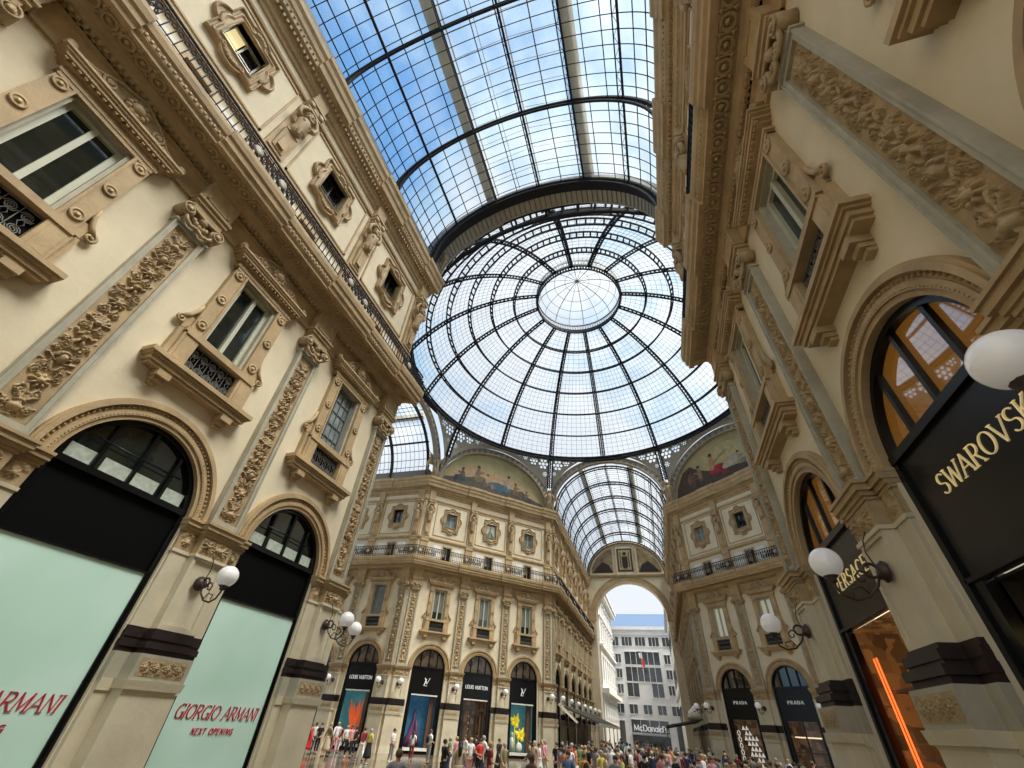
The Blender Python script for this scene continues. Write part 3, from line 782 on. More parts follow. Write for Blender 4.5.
    if kind == 'versace':
        for q in (0, .15):
            n = MB(); n.tube([(-1.02 + q, -(D - .16), .6), (-1.02 + q, -(D - .16), 3.9)], .016, 6); n.obj('neon_tube', M['neon'], t)
        for zz in (1.2, 2.3, 3.3):
            g = MB(); g.fb(-.85, 1.2, D - .6, D - .2, zz, zz + .05); g.obj('shelf', M['woodshop'], t)
        r2 = random.Random(3)
        for zz in (1.25, 2.35, 3.35):
            for q in range(5):
                x = -.7 + q * .42; v = MB(); v.lathe((x, .8, zz), [(.07, 0), (.12, .12), (.10, .3), (.05, .42), (.06, .5)], 8); v.obj('vase', M[r2.choice(['brass', 'coral', 'yellow', 'relief'])], t)
    if kind == 'swar':
        g = MB(); g.fb(-.2, .5, D - .7, D - .5, 3.7, 3.78); g.obj('ceiling_lamp', M['warmlamp'], t)
        g = MB(); g.fb(-.9, .9, D - .85, D - .7, 2.6, 3.9); g.obj('back_panel', M['woodshop'], t)
    if kind == 'prada':
        if k.get('disp') == 'tiles':
            g = MB()
            for r_ in range(9):
                for c_ in range(4):
                    if (r_ * 5 + c_ * 3) % 7 == 6 or r_ > 6 and c_ > 1: continue
                    u = -.2 + c_ * .34 + (r_ % 2) * .17 - .03 * r_; z = .5 + r_ * .34
                    g.prism([(u - .15, z), (u + .15, z), (u, z + .28)], D - .2, D - .14)
            g.obj('triangle_tiles', M['displaywhite'], t)
            g = MB()
            for r_ in range(6): g.tube([(-.95 + .13 * math.cos(a * PI / 4), -(D - .1), .9 + r_ * .42 + .17 * math.sin(a * PI / 4)) for a in range(8)], .035, 5, True)
            g.obj('white_chain_display', M['displaywhite'], t)
        else:
            g = MB(); g.fb(-1.2, 1.2, D - .5, D - .45, 2.9, 2.98); g.fb(1.08, 1.14, D - .4, D - .35, .4, 2.9); g.obj('light_bar', M['warmlamp2'], t)
            g = MB(); g.fb(-.04, .04, D - .1, D, .2, 3.9); g.fb(-1.25, 1.25, D - .1, D, 2.0, 2.06); g.obj('glazing_bar', M['darkframe'], t)
    if kind == 'lv':
        g = MB(); g.fb(-1.25, 1.25, D - .02, D + .09, 3.98, 4.08); g.fb(-1.25, 1.25, D - .1, D + .14, .22, .42); g.obj('white_sill', M['whitepanel'], t)
        g = MB(); g.fb(.72, 1.22, D - .5, D - .3, .42, 3.95); g.obj('wooden_post', M['woodshop'], t)
        if k['disp'] == 'coral':
            g = MB()
            r3 = random.Random(8)
            for q in range(16):
                a = PI / 2 + (q - 7.5) * .2; L_ = r3.uniform(.55, 1.15); x0 = -.1 + .1 * math.sin(q); z0 = 1.2 + r3.uniform(-.5, .8)
                g.tube([(x0, .9, .45), (x0 + .2 * math.cos(a), .88, z0 + .3), (x0 + L_ * .55 * math.cos(a), .85, z0 + .4 + L_ * .8), (x0 + L_ * .8 * math.cos(a), .8, z0 + .5 + L_ * 1.3)], [.05, .07, r3.uniform(.10, .17), .03], 7, flat=(1, .5))
            g.obj('coral_sculpture', M['coral'], t)
        if k['disp'] == 'blue':
            g = MB(); g.tube([(-.9, 1.0, .5), (-.5, .95, 1.2), (-.35, .9, 2.2), (-.3, .9, 3.0)], [.4, .25, .12, .05], 7); g.tube([(.2, 1.0, .5), (0, .95, 1.5), (-.1, .9, 2.3)], [.3, .16, .05], 7); g.obj('display_cone', M['magenta'], t)
        if k['disp'] == 'door':
            g = MB()
            for u in (-1.0, -.34, .34, 1.0): g.fb(u - .05, u + .05, D - .2, D - .1, .2, 3.3)
            g.fb(-1.2, 1.2, D - .2, D - .1, 3.2, 3.35); g.fb(-1.2, 1.2, D - .2, D - .1, 1.1, 1.2); g.obj('door_frame', M['darkframe'], t)
            for q in (0, .4, .9):
                l = MB(); l.ell((-.12, .9, 1.9 + q), .07, 8, 6); l.obj('pendant_light', M['warmlamp2'], t)
        if k['disp'] == 'yellow':
            g = MB()
            for cx, cz, R in ((-.35, 2.5, .75), (.3, 1.5, .7)):
                for q, (a, L_) in enumerate(((.5, .8), (1.1, 1.2), (1.7, 1.0), (2.4, 1.25), (3.0, .6), (5.6, .6))):
                    g.tube([(cx, .85, cz), (cx + .5 * R * L_ * math.cos(a), .8, cz + .5 * R * L_ * math.sin(a)), (cx + R * L_ * math.cos(a + .15), .75, cz + R * L_ * math.sin(a + .15))], [.08, .2, .03], 7, flat=(1, .5))
            g.tube([(-.3, .9, .5), (-.35, .9, 2.7)], .05, 5); g.tube([(0, .9, .5), (.2, .9, 1.7)], .05, 5); g.obj('yellow_flower', M['yellow'], t)
            g = MB(); g.ell((.2, .85, .75), (.35, .2, .4)); g.ell((-.6, .85, 1.7), (.12, .12, .18)); g.tube([(-.6, .9, .45), (-.6, .9, 1.2), (-.6, .9, 1.55)], [.16, .22, .1], 8); g.obj('mannequin', M['whitepanel'], t)
    return t
M['panereflect'] = mat('painted_pane_reflection', (.42, .46, .38), .25, var=.35, vscale=9, emit=(.8, .9, .75), estr=.10)  # reflection put into the colour: pale mottling with a faint glow
M['warmlamp2'] = mat('soft_warm_light', (.9, .7, .5), .5, emit=(1, .75, .5), estr=1.0)

# ------------------------------------------------------------------ kit: wall lamp
def make_lamp():
    t = thing('wall_lamp', 'x', 'lamp')   # origin on the pier face, facing -y
    r = MB(); r.lathe((0, 0, 0), [(.16, 0), (.17, .03), (.12, .06), (.13, .09), (.06, .12), (0, .13)], 14, 'y'); r.obj('wall_rosette', M['bracketiron'], t)
    b = MB()
    pts = [(0, -.08, .02)]
    for i in range(15):
        a = PI * .55 + i / 14 * PI * 1.05
        pts.append((0, -.50 + .32 * math.cos(a) * -1 * -1, -.10 + .30 * math.sin(a) * 1))
    b.tube([(0, -.1, -.02), (0, -.2, -.22), (0, -.38, -.38), (0, -.58, -.42), (0, -.74, -.34), (0, -.80, -.20), (0, -.80, -.12)], .022, 6)
    b.tube([(0, -.1 - .10 + .11 * math.cos(q * PI / 6), .02 + .11 * math.sin(q * PI / 6)) for q in range(12)], .026, 6, True)
    b.tube([(0, -.26, -.02), (0, -.38, .02), (0, -.46, -.06), (0, -.42, -.15), (0, -.34, -.13), (0, -.34, -.06)], .018, 5)
    b.tube([(0, -.1, .05), (0, -.16, .3), (0, -.12, .5), (0, -.02, .66)], .012, 4)
    b.tube([(0, -.34, -.36), (0, -.44, -.22), (0, -.6, -.26), (0, -.58, -.36)], .014, 5)
    b.obj('scroll_arm', M['bracketiron'], t)
    c = MB(); c.lathe((0, -.80, -.16), [(.04, 0), (.07, .03), (.06, .06), (.11, .10), (.12, .13)], 12); c.obj('lamp_holder', M['bracketiron'], t)
    g = MB(); g.ell((0, -.80, .16), .24, 24, 16); g.obj('glass_globe', M['globe'], t)
    return t
M['bracketiron'] = mat('bronze_bracket', (.07, .045, .035), .45, metal=.4)

# ------------------------------------------------------------------ walls
def wall_mesh(b, u0, u1, bays, ztop=24.9):
    """wall plane d=0 with openings, local facade coordinates"""
    def R(a0, a1, z0, z1):
        if a1 - a0 > 1e-6 and z1 > z0: b.quad((a0, 0, z0), (a1, 0, z0), (a1, 0, z1), (a0, 0, z1))
    def hole(c, h, z0, z1, dep):
        b.quad((c - h, 0, z0), (c - h, dep, z0), (c - h, dep, z1), (c - h, 0, z1)); b.quad((c + h, 0, z0), (c + h, 0, z1), (c + h, dep, z1), (c + h, dep, z0))
        b.quad((c - h, 0, z0), (c + h, 0, z0), (c + h, dep, z0), (c - h, dep, z0)); b.quad((c - h, 0, z1), (c - h, dep, z1), (c + h, dep, z1), (c + h, 0, z1))
    cur = u0
    for c in sorted(bays):
        a0, a1 = c - 2.1, c + 2.1
        R(cur, a0, 0, ztop); cur = a1
        R(a0, c - AR, 0, ZS); R(c + AR, a1, 0, ZS)
        zt = 8.12
        ang = sorted(set([i * PI / 36 for i in range(37)] + [math.atan2(zt - ZS, 2.1), PI - math.atan2(zt - ZS, 2.1)]))
        def outp(a):
            cx, sx = math.cos(a), math.sin(a); k = min(2.1 / max(1e-9, abs(cx)), (zt - ZS) / max(1e-9, sx)); return (c + cx * k, 0, ZS + sx * k)
        for i in range(len(ang) - 1):
            p, q = ang[i], ang[i + 1]
            i0 = (c + AR * math.cos(p), 0, ZS + AR * math.sin(p)); i1 = (c + AR * math.cos(q), 0, ZS + AR * math.sin(q))
            b.quad(i0, outp(p), outp(q), i1)
            b.quad(i0, i1, (i1[0], .9, i1[2]), (i0[0], .9, i0[2]))
        for s in (-1, 1): b.quad((c + s * AR, 0, 0), (c + s * AR, .9, 0), (c + s * AR, .9, ZS), (c + s * AR, 0, ZS))
        z = zt
        for h, z0, z1, dep in ((.72, 9.0, 12.84, .34), (.52, 15.5, 17.15, .25), (.64, 19.27, 20.83, .36)):
            R(a0, a1, z, z0); R(a0, c - h, z0, z1); R(c + h, a1, z0, z1); hole(c, h, z0, z1, dep); z = z1
        R(a0, a1, z, ztop)
    R(cur, u1, 0, ztop)
    return b
def wall_trim(u0, u1, pil, m0, m1, name='string_course'):
    b = MB()
    b.sweep([(0, 17.55), (.12, 17.55), (.16, 17.65), (.16, 17.8), (.08, 17.9), (0, 17.9)], u0, u1, m0, m1)
    b.sweep([(0, 21.95), (.10, 21.95), (.13, 22.05), (.06, 22.15), (0, 22.15)], u0, u1, m0, m1)
    return b
BALC = [(0, 13.42), (.08, 13.42), (.10, 13.58), (.05, 13.62), (.05, 14.2), (.14, 14.26), (.18, 14.36), (.32, 14.42), (.36, 14.56), (.44, 14.62), (.98, 14.62), (.98, 14.74), (1.06, 14.80), (1.08, 14.98), (1.14, 15.04), (1.18, 15.22), (1.18, 15.36), (0, 15.36)]
CORN = [(0, 22.62), (.08, 22.66), (.10, 22.85), (.2, 22.92), (.24, 23.05), (.30, 23.1), (.34, 23.3), (.56, 23.42), (.58, 23.75), (.66, 23.85), (.70, 24.1), (.80, 24.25), (.82, 24.5), (0, 24.7)]
def make_balcony(u0, u1, pil, m0, m1, bays):
    t = thing('balcony', 'x', 'balcony')
    b = MB(); b.sweep(BALC, u0, u1, m0, m1)
    for p in pil:
        a0, a1 = max(p - 1.32, u0 - m0 * 1.1), min(p + 1.32, u1 + m1 * 1.1)
        b.sweep([(.9, 14.60), (1.08, 14.60), (1.10, 14.74), (1.18, 14.80), (1.20, 14.98), (1.26, 15.04), (1.30, 15.22), (1.30, 15.37), (.9, 15.37)], a0, a1)
    b.obj('slab', M['stone'], t)
    o = MB(); L = u1 - u0; n = int(L / .42)
    for i in range(n):
        u = u0 + (i + .5) * L / n
        o.lathe((u, 0, 0), [(.0, 0)], 3) if False else None
        # guilloche rings under the slab and dentils
        ring = [(u + .155 * math.cos(a * PI / 5), -.70 + .155 * math.sin(a * PI / 5), 14.60) for a in range(10)]
        o.tube(ring, .042, 4, True); o.ell((u, -.70, 14.60), (.075, .075, .06), 6, 4)
        for q in (-1, 1): o.ell((u + .21, -.70 + q * .15, 14.60), (.05, .06, .05), 5, 3)
        o.fb(u - .21, u - .17, .48, .95, 14.575, 14.62)
    for dd in (.56, .84): o.fb(u0, u1, dd - .015, dd + .015, 14.585, 14.62)
    o.fb(u0, u1, .14, .2, 14.27, 14.4); o.fb(u0, u1, 1.05, 1.075, 14.84, 14.96)
    for i in range(int(L / .16)):
        u = u0 + .08 + i * .16; o.fb(u - .045, u + .045, .14, .28, 14.27, 14.40)
        o.ell((u, -1.08, 14.90), (.05, .03, .07), 6, 4)
    o.obj('soffit_ornament', M['relief'], t)
    for s in (.47, .97):
        pass
    r = MB()
    e0, e1 = u0 - m0 * 1.04, u1 + m1 * 1.04
    for z, rr in ((15.46, .02), (16.42, .03), (16.28, .014), (15.6, .014)): r.tube([(e0, -1.04, z), (e1, -1.04, z)], rr * 1.3, 4)
    u = e0 + .1
    while u < e1 - .05:
        near = min([abs(u - p) for p in pil] + [9]) < 1.1
        r.tube([(u, -1.04, 15.4), (u, -1.04, 16.45)], .02, 4)
        if near:
            r.tube([(u + .12 + .10 * math.cos(a * PI / 4), -1.04, 15.8 + .13 * math.sin(a * PI / 4)) for a in range(8)], .024, 4, True)
            r.tube([(u + .12 + .08 * math.cos(a * PI / 3), -1.04, 16.08 + .12 * math.sin(a * PI / 3)) for a in range(6)], .024, 4, True)
            r.tube([(u, -1.04, 15.6), (u + .24, -1.04, 16.25)], .02, 4); r.tube([(u + .24, -1.04, 15.6), (u, -1.04, 16.25)], .02, 4)
            u += .24
        else:
            r.tube([(u + .1 + .07 * math.cos(a * PI / 3), -1.04, 16.12 + .09 * math.sin(a * PI / 3)) for a in range(6)], .02, 4, True)
            u += .2
    r.obj('iron_railing', M['ironlight'], t)
    md = MB()
    for p in pil:
        for dx in (-.55, .55):
            md = MB()
            if u0 < p + dx < u1: md.lathe((p + dx, -1.05, 15.95), [(.17, 0), (.18, .03), (.1, .05), (0, .06)], 10, 'y').obj('railing_medallion', M['tanmetal'], t)

    return t
def make_cornice(u0, u1, pil, m0, m1, name):
    t = struct(name)
    b = MB(); b.sweep(CORN, u0, u1, m0, m1)
    for p in pil:
        a0, a1 = max(p - 1.15, u0 - m0 * .8), min(p + 1.15, u1 + m1 * .8)
        b.sweep([(.5, 23.40), (.66, 23.42), (.70, 23.75), (.78, 23.85), (.82, 24.1), (.92, 24.25), (.94, 24.52), (.5, 24.52)], a0, a1)
        if a0 < p - .4 and a1 > p + .4: b.fb(p - .34, p + .34, 0, .28, 21.95, 23.1)
    b.obj('cornice_moulding', M['stone'], t)
    o = MB(); L = u1 - u0
    for i in range(int(L / .2)):
        u = u0 + .1 + i * .2; o.fb(u - .05, u + .05, .34, .46, 23.14, 23.32)
        o.ell((u, -.615, 23.60), (.055, .04, .07), 6, 4)
        o.ell((u, -.22, 22.78), (.05, .04, .04), 5, 3)
    o.obj('dentils', M['relief'], t)
    return t

def near_pil_labels(side): pass

# kits
K_pil = Kit(make_pilaster(.016)); 
K_pilc = Kit(make_pilaster(.035, True))
K_st = Kit(make_statue()); K_sur = Kit(make_surround()); K_arch = Kit(make_archivolt())
K_of = Kit(make_ornate_frame())
K_tw = {k: Kit(make_tall_window(k)) for k in ('open', 'shutter', 'muntin', 'pale')}
K_ow = {k: Kit(make_ornate_window(k)) for k in ('lit', 'dark', 'pale', 'drape')}
K_sw = Kit(make_small_window())
K_lamp = Kit(make_lamp())
K_shop = {}
def shop(key, kind, **k):
    if key not in K_shop: K_shop[key] = Kit(make_shop(kind, **k))
    return K_shop[key]
wn = [0]; trimn = [0]
ORD = ['first', 'second', 'third', 'fourth', 'fifth', 'sixth', 'seventh', 'eighth', 'ninth', 'tenth']

def facade(key, O, rz, u0, u1, pil, bays, m0, m1, where, plab, blab, shops, twk, owk, near=False, lamps=None, st=True, ground=True):
    """O: world point of u=0 on the wall plane; plab / blab: phrases that single out each pilaster / bay"""
    c, s = math.cos(rz), math.sin(rz)
    def W(u, d=0, z=0): return (O[0] + u * c + d * s, O[1] + u * s - d * c, z)
    root = struct(key, (O[0], O[1], 0), rz)
    b = MB(); wall_mesh(b, u0, u1, bays); b.obj('wall_surface', M['stucco'], root)
    tr = wall_trim(u0, u1, pil, m0, m1); tr.obj('string_course', M['stone'], root)
    wp = MB()
    for bc in bays:
        for q in (-1, 1):
            wp.fb(bc + q * 1.2 - .42, bc + q * 1.2 + .42, 0, .05, 15.7, 17.1)
        pass
    wp.obj('white_wall_panels', M['whitepanel'], root)
    sm = MB()
    for bc in bays:
        for (a0, a1, z0, z1) in ((-1.95, 1.95, 21.72, 21.80), (-1.95, 1.95, 18.1, 18.18), (-1.95, -1.87, 18.1, 21.8), (1.87, 1.95, 18.1, 21.8)): sm.fb(bc + a0, bc + a1, 0, .05, z0, z1)
        sm.fb(bc - 1.95, bc + 1.95, 0, .05, 22.12, 22.2)
    sm.obj('wall_panel_moulding', M['stone'], root)
    bl = make_balcony(u0, u1, pil, m0, m1, bays); bl.location = W(0); bl.rotation_euler = (0, 0, rz)
    bl['label'] = 'iron-railed stone balcony ' + where; bl['group'] = 'balconies with iron railings'
    trimn[0] += 1
    co = make_cornice(u0, u1, pil, m0, m1, 'trim_%d' % trimn[0]); co.location = W(0); co.rotation_euler = (0, 0, rz)
    for i, p in enumerate(pil):
        (K_pil if near else K_pilc).put(W(p), rz, 'tall carved pilaster ' + plab[i], 'carved wall pilasters')
        K_st.put(W(p), rz, 'stone herm statue ' + plab[i], 'herm statues of the upper storey')
        if lamps and lamps[i]:
            K_lamp.put(W(p, .29, 4.66), rz, 'white globe lamp ' + lamps[i], 'globe wall lamps')
    for i, bc in enumerate(bays):
        K_sur.put(W(bc), rz, 'pedimented window surround ' + blab[i], 'tall window surrounds')
        K_arch.put(W(bc), rz, 'stone arch ring ' + blab[i], 'arch mouldings over the shops')
        K_of.put(W(bc), rz, 'lobed top window frame ' + blab[i], 'lobed window frames')
        for kit in (K_tw[twk[i]], K_ow[owk[i]], K_sw):
            o = kit.put(W(bc), rz, None); wn[0] += 1; o.name = 'window_%d' % wn[0]; o['kind'] = 'structure'
        if shops and shops[i]:
            sk, lab = shops[i]; o = sk.put(W(bc), rz, lab, 'arched shopfronts')
    return W

A_ = shop
# ---- near left wall (faces +x)
U = lambda y: y
facade('wall_left', (-XW, 0), PI / 2, -9.9, YN, [-1.85, 3.35, 8.55, 13.75], [.75, 5.95, 11.15], 0, -.414 * -1,
  'along the near left wall',
  ['on the near left wall at the upper left edge', 'on the near left wall left of the lit-blind window',
   'on the near left wall between the two lettered mint posters', 'at the far corner of the near left wall'],
  ['on the near left wall at the upper left corner of the photo', 'on the near left wall above the partly cut mint poster', 'on the near left wall above the whole mint poster'],
  [(A_('pl', 'plain'), 'dark arched shopfront just outside the lower left of the photo'), (A_('arm1', 'armani', line='NEXT OPENING'), 'arched shopfront boarded black with mint poster cut by the left edge'),
   (A_('arm1', 'armani'), 'arched shopfront boarded black with whole mint poster and crimson lettering')],
  ['open', 'open', 'muntin'], ['lit', 'dark', 'dark'], near=True,
  lamps=[None, None, 'on the left pier between the two mint posters', 'on the far corner pier of the near left wall'])
# ---- near right wall (faces -x): u = -y
facade('wall_right', (XW, 0), -PI / 2, -YN, 9.9, [-13.75, -8.55, -3.35], [-11.15, -5.95, -.75], .414, 0,
  'along the near right wall',
  ['at the far corner of the near right wall', 'on the near right wall between the amber arches', 'on the near right wall at the right edge with huge relief panel'],
  ['on the near right wall above the neon-lit shop', 'on the near right wall above the gold-lettered shop', 'on the near right wall at the upper right corner of the photo'],
  [(A_('ver', 'versace'), 'arched shopfront with amber fanlight, orange neon and golden interior'), (A_('swa', 'swar'), 'arched shopfront with amber fanlight and large gold letters on black sign'), (A_('pl', 'plain'), 'dark arched shopfront at the right edge nearest the viewer')],
  ['open', 'open', 'open'], ['dark', 'dark', 'dark'], near=True,
  lamps=['on the far corner pier of the near right wall', 'on the right pier between the two amber arches', 'at the right edge, largest globe in the photo'])
CH = 17.04; mb = CH / 2
# ---- far left chamfer (faces +x -y)
facade('wall_corner_left', (-19.6, 40.55), PI / 4, 0, CH, [.62, mb - 2.575, mb + 2.575, CH - .62], [mb - 5.15, mb, mb + 5.15], .414, .414,
  'around the far left corner building under the painted lunette',
  ['at the left end of the far left corner front', 'on the far left corner front, second from its left end', 'on the far left corner front, third from its left end', 'at the right end of the far left corner front'],
  ['on the far left corner front above the blue display', 'on the far left corner front above the lettered doorway', 'on the far left corner front above the yellow flower display'],
  [(A_('lvb', 'lv', disp='blue'), 'black arched shopfront with deep blue window display and monogram'), (A_('lvd', 'lv', disp='door', text=True), 'black arched shopfront with doorway and white shop name'), (A_('lvy', 'lv', disp='yellow'), 'black arched shopfront with yellow flower window display')],
  ['shutter', 'shutter', 'shutter'], ['pale', 'drape', 'pale'],
  lamps=['on the far left corner front, left of the blue display', 'on the far left corner front between blue display and doorway', 'on the far left corner front between doorway and yellow flower display', 'on the far left corner front, right of the yellow flower display'])
# ---- far right chamfer (faces -x -y)
facade('wall_corner_right', (XW, YF), -PI / 4, 0, CH, [.62, mb - 2.575, mb + 2.575, CH - .62], [mb - 5.15, mb, mb + 5.15], .414, .414,
  'around the far right corner building',
  ['at the left end of the far right corner front', 'on the far right corner front, second from its left end', 'on the far right corner front, third from its left end', 'at the right end of the far right corner front'],
  ['on the far right corner front above the white triangle display', 'on the far right corner front above the second black-signed shop', 'on the far right corner front, farthest right behind the near wall'],
  [(A_('prt', 'prada', disp='tiles'), 'black arched shopfront with white triangle tile display'), (A_('prd', 'prada'), 'black arched shopfront with warm light bar in window'), (A_('pl', 'plain'), 'black arched shopfront mostly behind the near right wall')],
  ['pale', 'pale', 'pale'], ['pale', 'dark', 'dark'],
  lamps=['on the far right corner front, left of the triangle display', 'on the far right corner front between the two black shops', 'on the far right corner front, right of the second black shop', None])
# ---- far arm walls
fp = [.62 + 5.15 * i for i in range(7)]; fb_ = [.62 + 2.575 + 5.15 * i for i in range(6)]
facade('wall_far_left', (-XW, YF), PI / 2, 0, 31.6, fp, fb_, .414, 0, 'receding along the left wall of the far arm',
  ['on the left wall of the far arm, %s from the dome' % ORD[i] for i in range(7)], ['on the left wall of the far arm, %s bay from the dome' % ORD[i] for i in range(6)],
  [(A_('pl', 'plain'), 'dark arched shopfront on the left of the far arm, %s from the dome' % ORD[i]) for i in range(6)],
  ['shutter'] * 6, ['dark'] * 6, lamps=['on the left wall of the far arm, %s from the dome' % ORD[i] for i in range(7)])
facade('wall_far_right', (XW, YF + 31.6), -PI / 2, 0, 31.6, [31.6 - q for q in fp], [31.6 - q for q in fb_], 0, .414, 'receding along the right wall of the far arm',
  ['on the right wall of the far arm, %s from the dome' % ORD[i] for i in range(7)], ['on the right wall of the far arm, %s bay from the dome' % ORD[i] for i in range(6)],
  [(A_('pl', 'plain'), 'dark arched shopfront on the right of the far arm, %s from the dome' % ORD[i]) for i in range(6)],
  ['shutter'] * 6, ['dark'] * 6, lamps=['on the right wall of the far arm, %s from the dome' % ORD[i] if i < 4 else None for i in range(7)])
# ---- left arm, its far wall (faces -y)
facade('wall_left_arm', (-19.6, 40.55), 0, -16.2, 0, [-.62 - 5.15 * i for i in range(4)], [-.62 - 2.575 - 5.15 * i for i in range(3)], 0, .414, 'along the far wall of the left arm',
  ['on the far wall of the left arm, %s from the dome' % ORD[i] for i in range(4)], ['on the far wall of the left arm, %s bay from the dome' % ORD[i] for i in range(3)],
  [(A_('lvc', 'lv', disp='coral', text=True), 'black arched shopfront with coral orange sculpture on teal display')] + [(A_('pl', 'plain'), 'dark arched shopfront in the left arm, %s from the dome' % ORD[i]) for i in (1, 2)],
  ['muntin', 'shutter', 'shutter'], ['dark', 'pale', 'dark'], lamps=['on the far wall of the left arm nearest the corner', 'on the far wall of the left arm, second from the corner', None, None])
K_lamp.put((-XW - .45 + .2, YN + .45 + .2, 4.66), PI * .75, 'white glass globe lamp on iron arm round the corner of the near left wall', 'globe wall lamps')

# plain backs of the corner fronts the photo only glimpses, closing the octagon
def plain_wall(name, a, b_, z1=24.9, thick=.4):
    r = struct(name); m = MB(); dx, dy = b_[0] - a[0], b_[1] - a[1]; L = math.hypot(dx, dy); nx, ny = -dy / L * thick, dx / L * thick
    vs = [(a[0], a[1], 0), (b_[0], b_[1], 0), (b_[0] + nx, b_[1] + ny, 0), (a[0] + nx, a[1] + ny, 0)]
    m.add(vs + [(x, y, z1) for x, y, _ in vs], [(0, 3, 2, 1), (4, 5, 6, 7), (0, 1, 5, 4), (1, 2, 6, 5), (2, 3, 7, 6), (3, 0, 4, 7)])
    m.obj('wall_surface', M['stucco'], r); return r
plain_wall('wall_near_corner_left', (-XW, YN), (-19.6, 2 * YC - 40.55), thick=.4)
plain_wall('wall_near_corner_right', (19.6, 2 * YC - 40.55), (XW, YN), thick=.4)
plain_wall('wall_right_arm_near', (36, 2 * YC - 40.55), (19.6, 2 * YC - 40.55))
plain_wall('wall_right_arm_far', (19.6, 40.55), (36, 40.55))
plain_wall('wall_left_arm_near', (-19.6, 2 * YC - 40.55), (-36, 2 * YC - 40.55))
plain_wall('wall_back_left', (-XW, -24), (-XW, -9.9)); plain_wall('wall_back_right', (XW, -9.9), (XW, -24))

# ---- floor and street
f = MB(); f.quad((-40, -26, 0), (40, -26, 0), (40, 88, 0), (-40, 88, 0)); fo = f.obj('floor', M['marblefloor']); fo['kind'] = 'structure'
f = MB(); f.quad((-60, 88, -.02), (60, 88, -.02), (60, 160, -.02), (-60, 160, -.02)); fo = f.obj('street', M['asphalt']); fo['kind'] = 'structure'

# ------------------------------------------------------------------ glass vaults
VA, VH, VZ = 7.2, 6.3, 24.9
def vp(th, y, off=0):
    return ((VA + off) * math.cos(th), y, VZ + (VH + off) * math.sin(th))
def vault(label, y0, y1, trus, loc=(0, 0, 0), rz=0, fine=.6, group='glazed barrel vaults', close=False):
    t = thing('glass_vault', label, 'glass vault', loc, rz, group)
    n = 36
    g = MB()
    vs = []; fs = []
    for i in range(n + 1):
        th = .13 + (PI - .26) * i / n
        vs += [vp(th, y0), vp(th, y1)]
    for i in range(n): fs.append((2 * i, 2 * i + 1, 2 * i + 3, 2 * i + 2))
    g.add(vs, fs, True); g.obj('roof_glass', M['roofglass'], t)
    gt = MB()
    for q in (-1, 1):
        a0, a1 = sorted((q * 7.1, q * 8.4)); gt.box(a0, a1, y0, y1, VZ - .35, VZ + .75)
    gt.obj('gutter', M['steelgrey'], t)
    th5 = [math.radians(a) for a in (4, 37, 65, 90, 115, 143, 176)]
    p = MB()
    for i, th in enumerate(th5):
        rr = .085
        p.tube([vp(th, y0, -.02), vp(th, y1, -.02)], rr, 4)
        if 0 < i < 6: p.tube([vp(th + .018, y0, -.25), vp(th + .018, y1, -.25)], .045, 4)
        if 0 < i < 6:
            y = y0; k = 0
            while y < y1 - .8:
                p.tube([vp(th, y, -.02), vp(th + .018, y + .42, -.22), vp(th, y + .84, -.02)], .016, 3); y += .84
    p.obj('purlins', M['steel'], t)
    b = MB()
    for a in (11, 19, 28, 46, 56, 77.5, 102.5, 124, 134, 152, 161, 169):
        th = math.radians(a); b.tube([vp(th, y0, -.03), vp(th, y1, -.03)], .035, 4)
    y = y0 + fine / 2
    while y < y1:
        b.tube([vp(PI * i / 40, y, -.03) for i in range(41)], .026, 3); y += fine
    b.obj('glazing_bars', M['steel'], t)
    for y in trus:
        m = MB()
        m.tube([vp(PI * i / 36, y, -.06) for i in range(37)], .12, 4); m.tube([vp(PI * i / 36, y, -.42) for i in range(37)], .085, 4)
        for i in range(36):
            a, c_ = PI * i / 36, PI * (i + 1) / 36
            m.tube([vp(a, y, -.06), vp(c_, y, -.42)], .03, 3); 
            if i % 2: m.tube([vp(a, y, -.06), vp(a, y, -.38)], .03, 3)
        # tie scrolls below the ridge
        m.tube([(-3.0, y, VZ + 5.3), (-1.5, y, VZ + 5.72), (0, y, VZ + 5.8), (1.5, y, VZ + 5.72), (3.0, y, VZ + 5.3)], .035, 4)
        m.obj('truss', M['steel'], t)
    s = MB()
    for q in (-1, 1):
        for (x0, x1) in ((3.1, 3.75),):
            z = VZ + VH * math.sqrt(1 - (x0 / VA) ** 2) + .12
            a0, a1 = sorted((q * x0, q * x1)); s.box(a0, a1, y0 + .1, y1 - .1, z, z + .5)
    s.obj('roof_walkway', M['beigestrip'], t)
    # raised monitor
    r = MB(); zz = VZ + 6.75
    for q in (-1, 1):
        r.tube([(q * 3.05, y0, zz), (q * 3.05, y1, zz)], .05, 4); r.tube([(q * 1.5, y0, zz + .45), (q * 1.5, y1, zz + .45)], .03, 4)
    r.tube([(0, y0, zz + .9), (0, y1, zz + .9)], .06, 4)
    y = y0 + .4
    while y < y1:
        r.tube([(-3.05, y, zz), (0, y, zz + .9), (3.05, y, zz)], .02, 3); y += 1.2
    r.obj('monitor_frame', M['steel'], t)
    return t
vault('near glass barrel vault directly overhead with beige walkways', -9.9, 13.15, [-6.9, -1.8, 3.3, 8.35, 12.95])
vault('far glass barrel vault behind the dome above the end arch', 53.2, 84.0, [53.4, 58.3, 63.2, 68.2, 73.4, 79.0, 83.8])
vault('glass barrel vault of the left arm glimpsed left of the painted lunette', 19.9, 36, [20.1, 25, 30, 35], (0, YC, 0), PI / 2)
vault('glass barrel vault of the right arm hidden behind the near right wall', 19.9, 36, [20.1, 25, 30, 35], (0, YC, 0), -PI / 2)

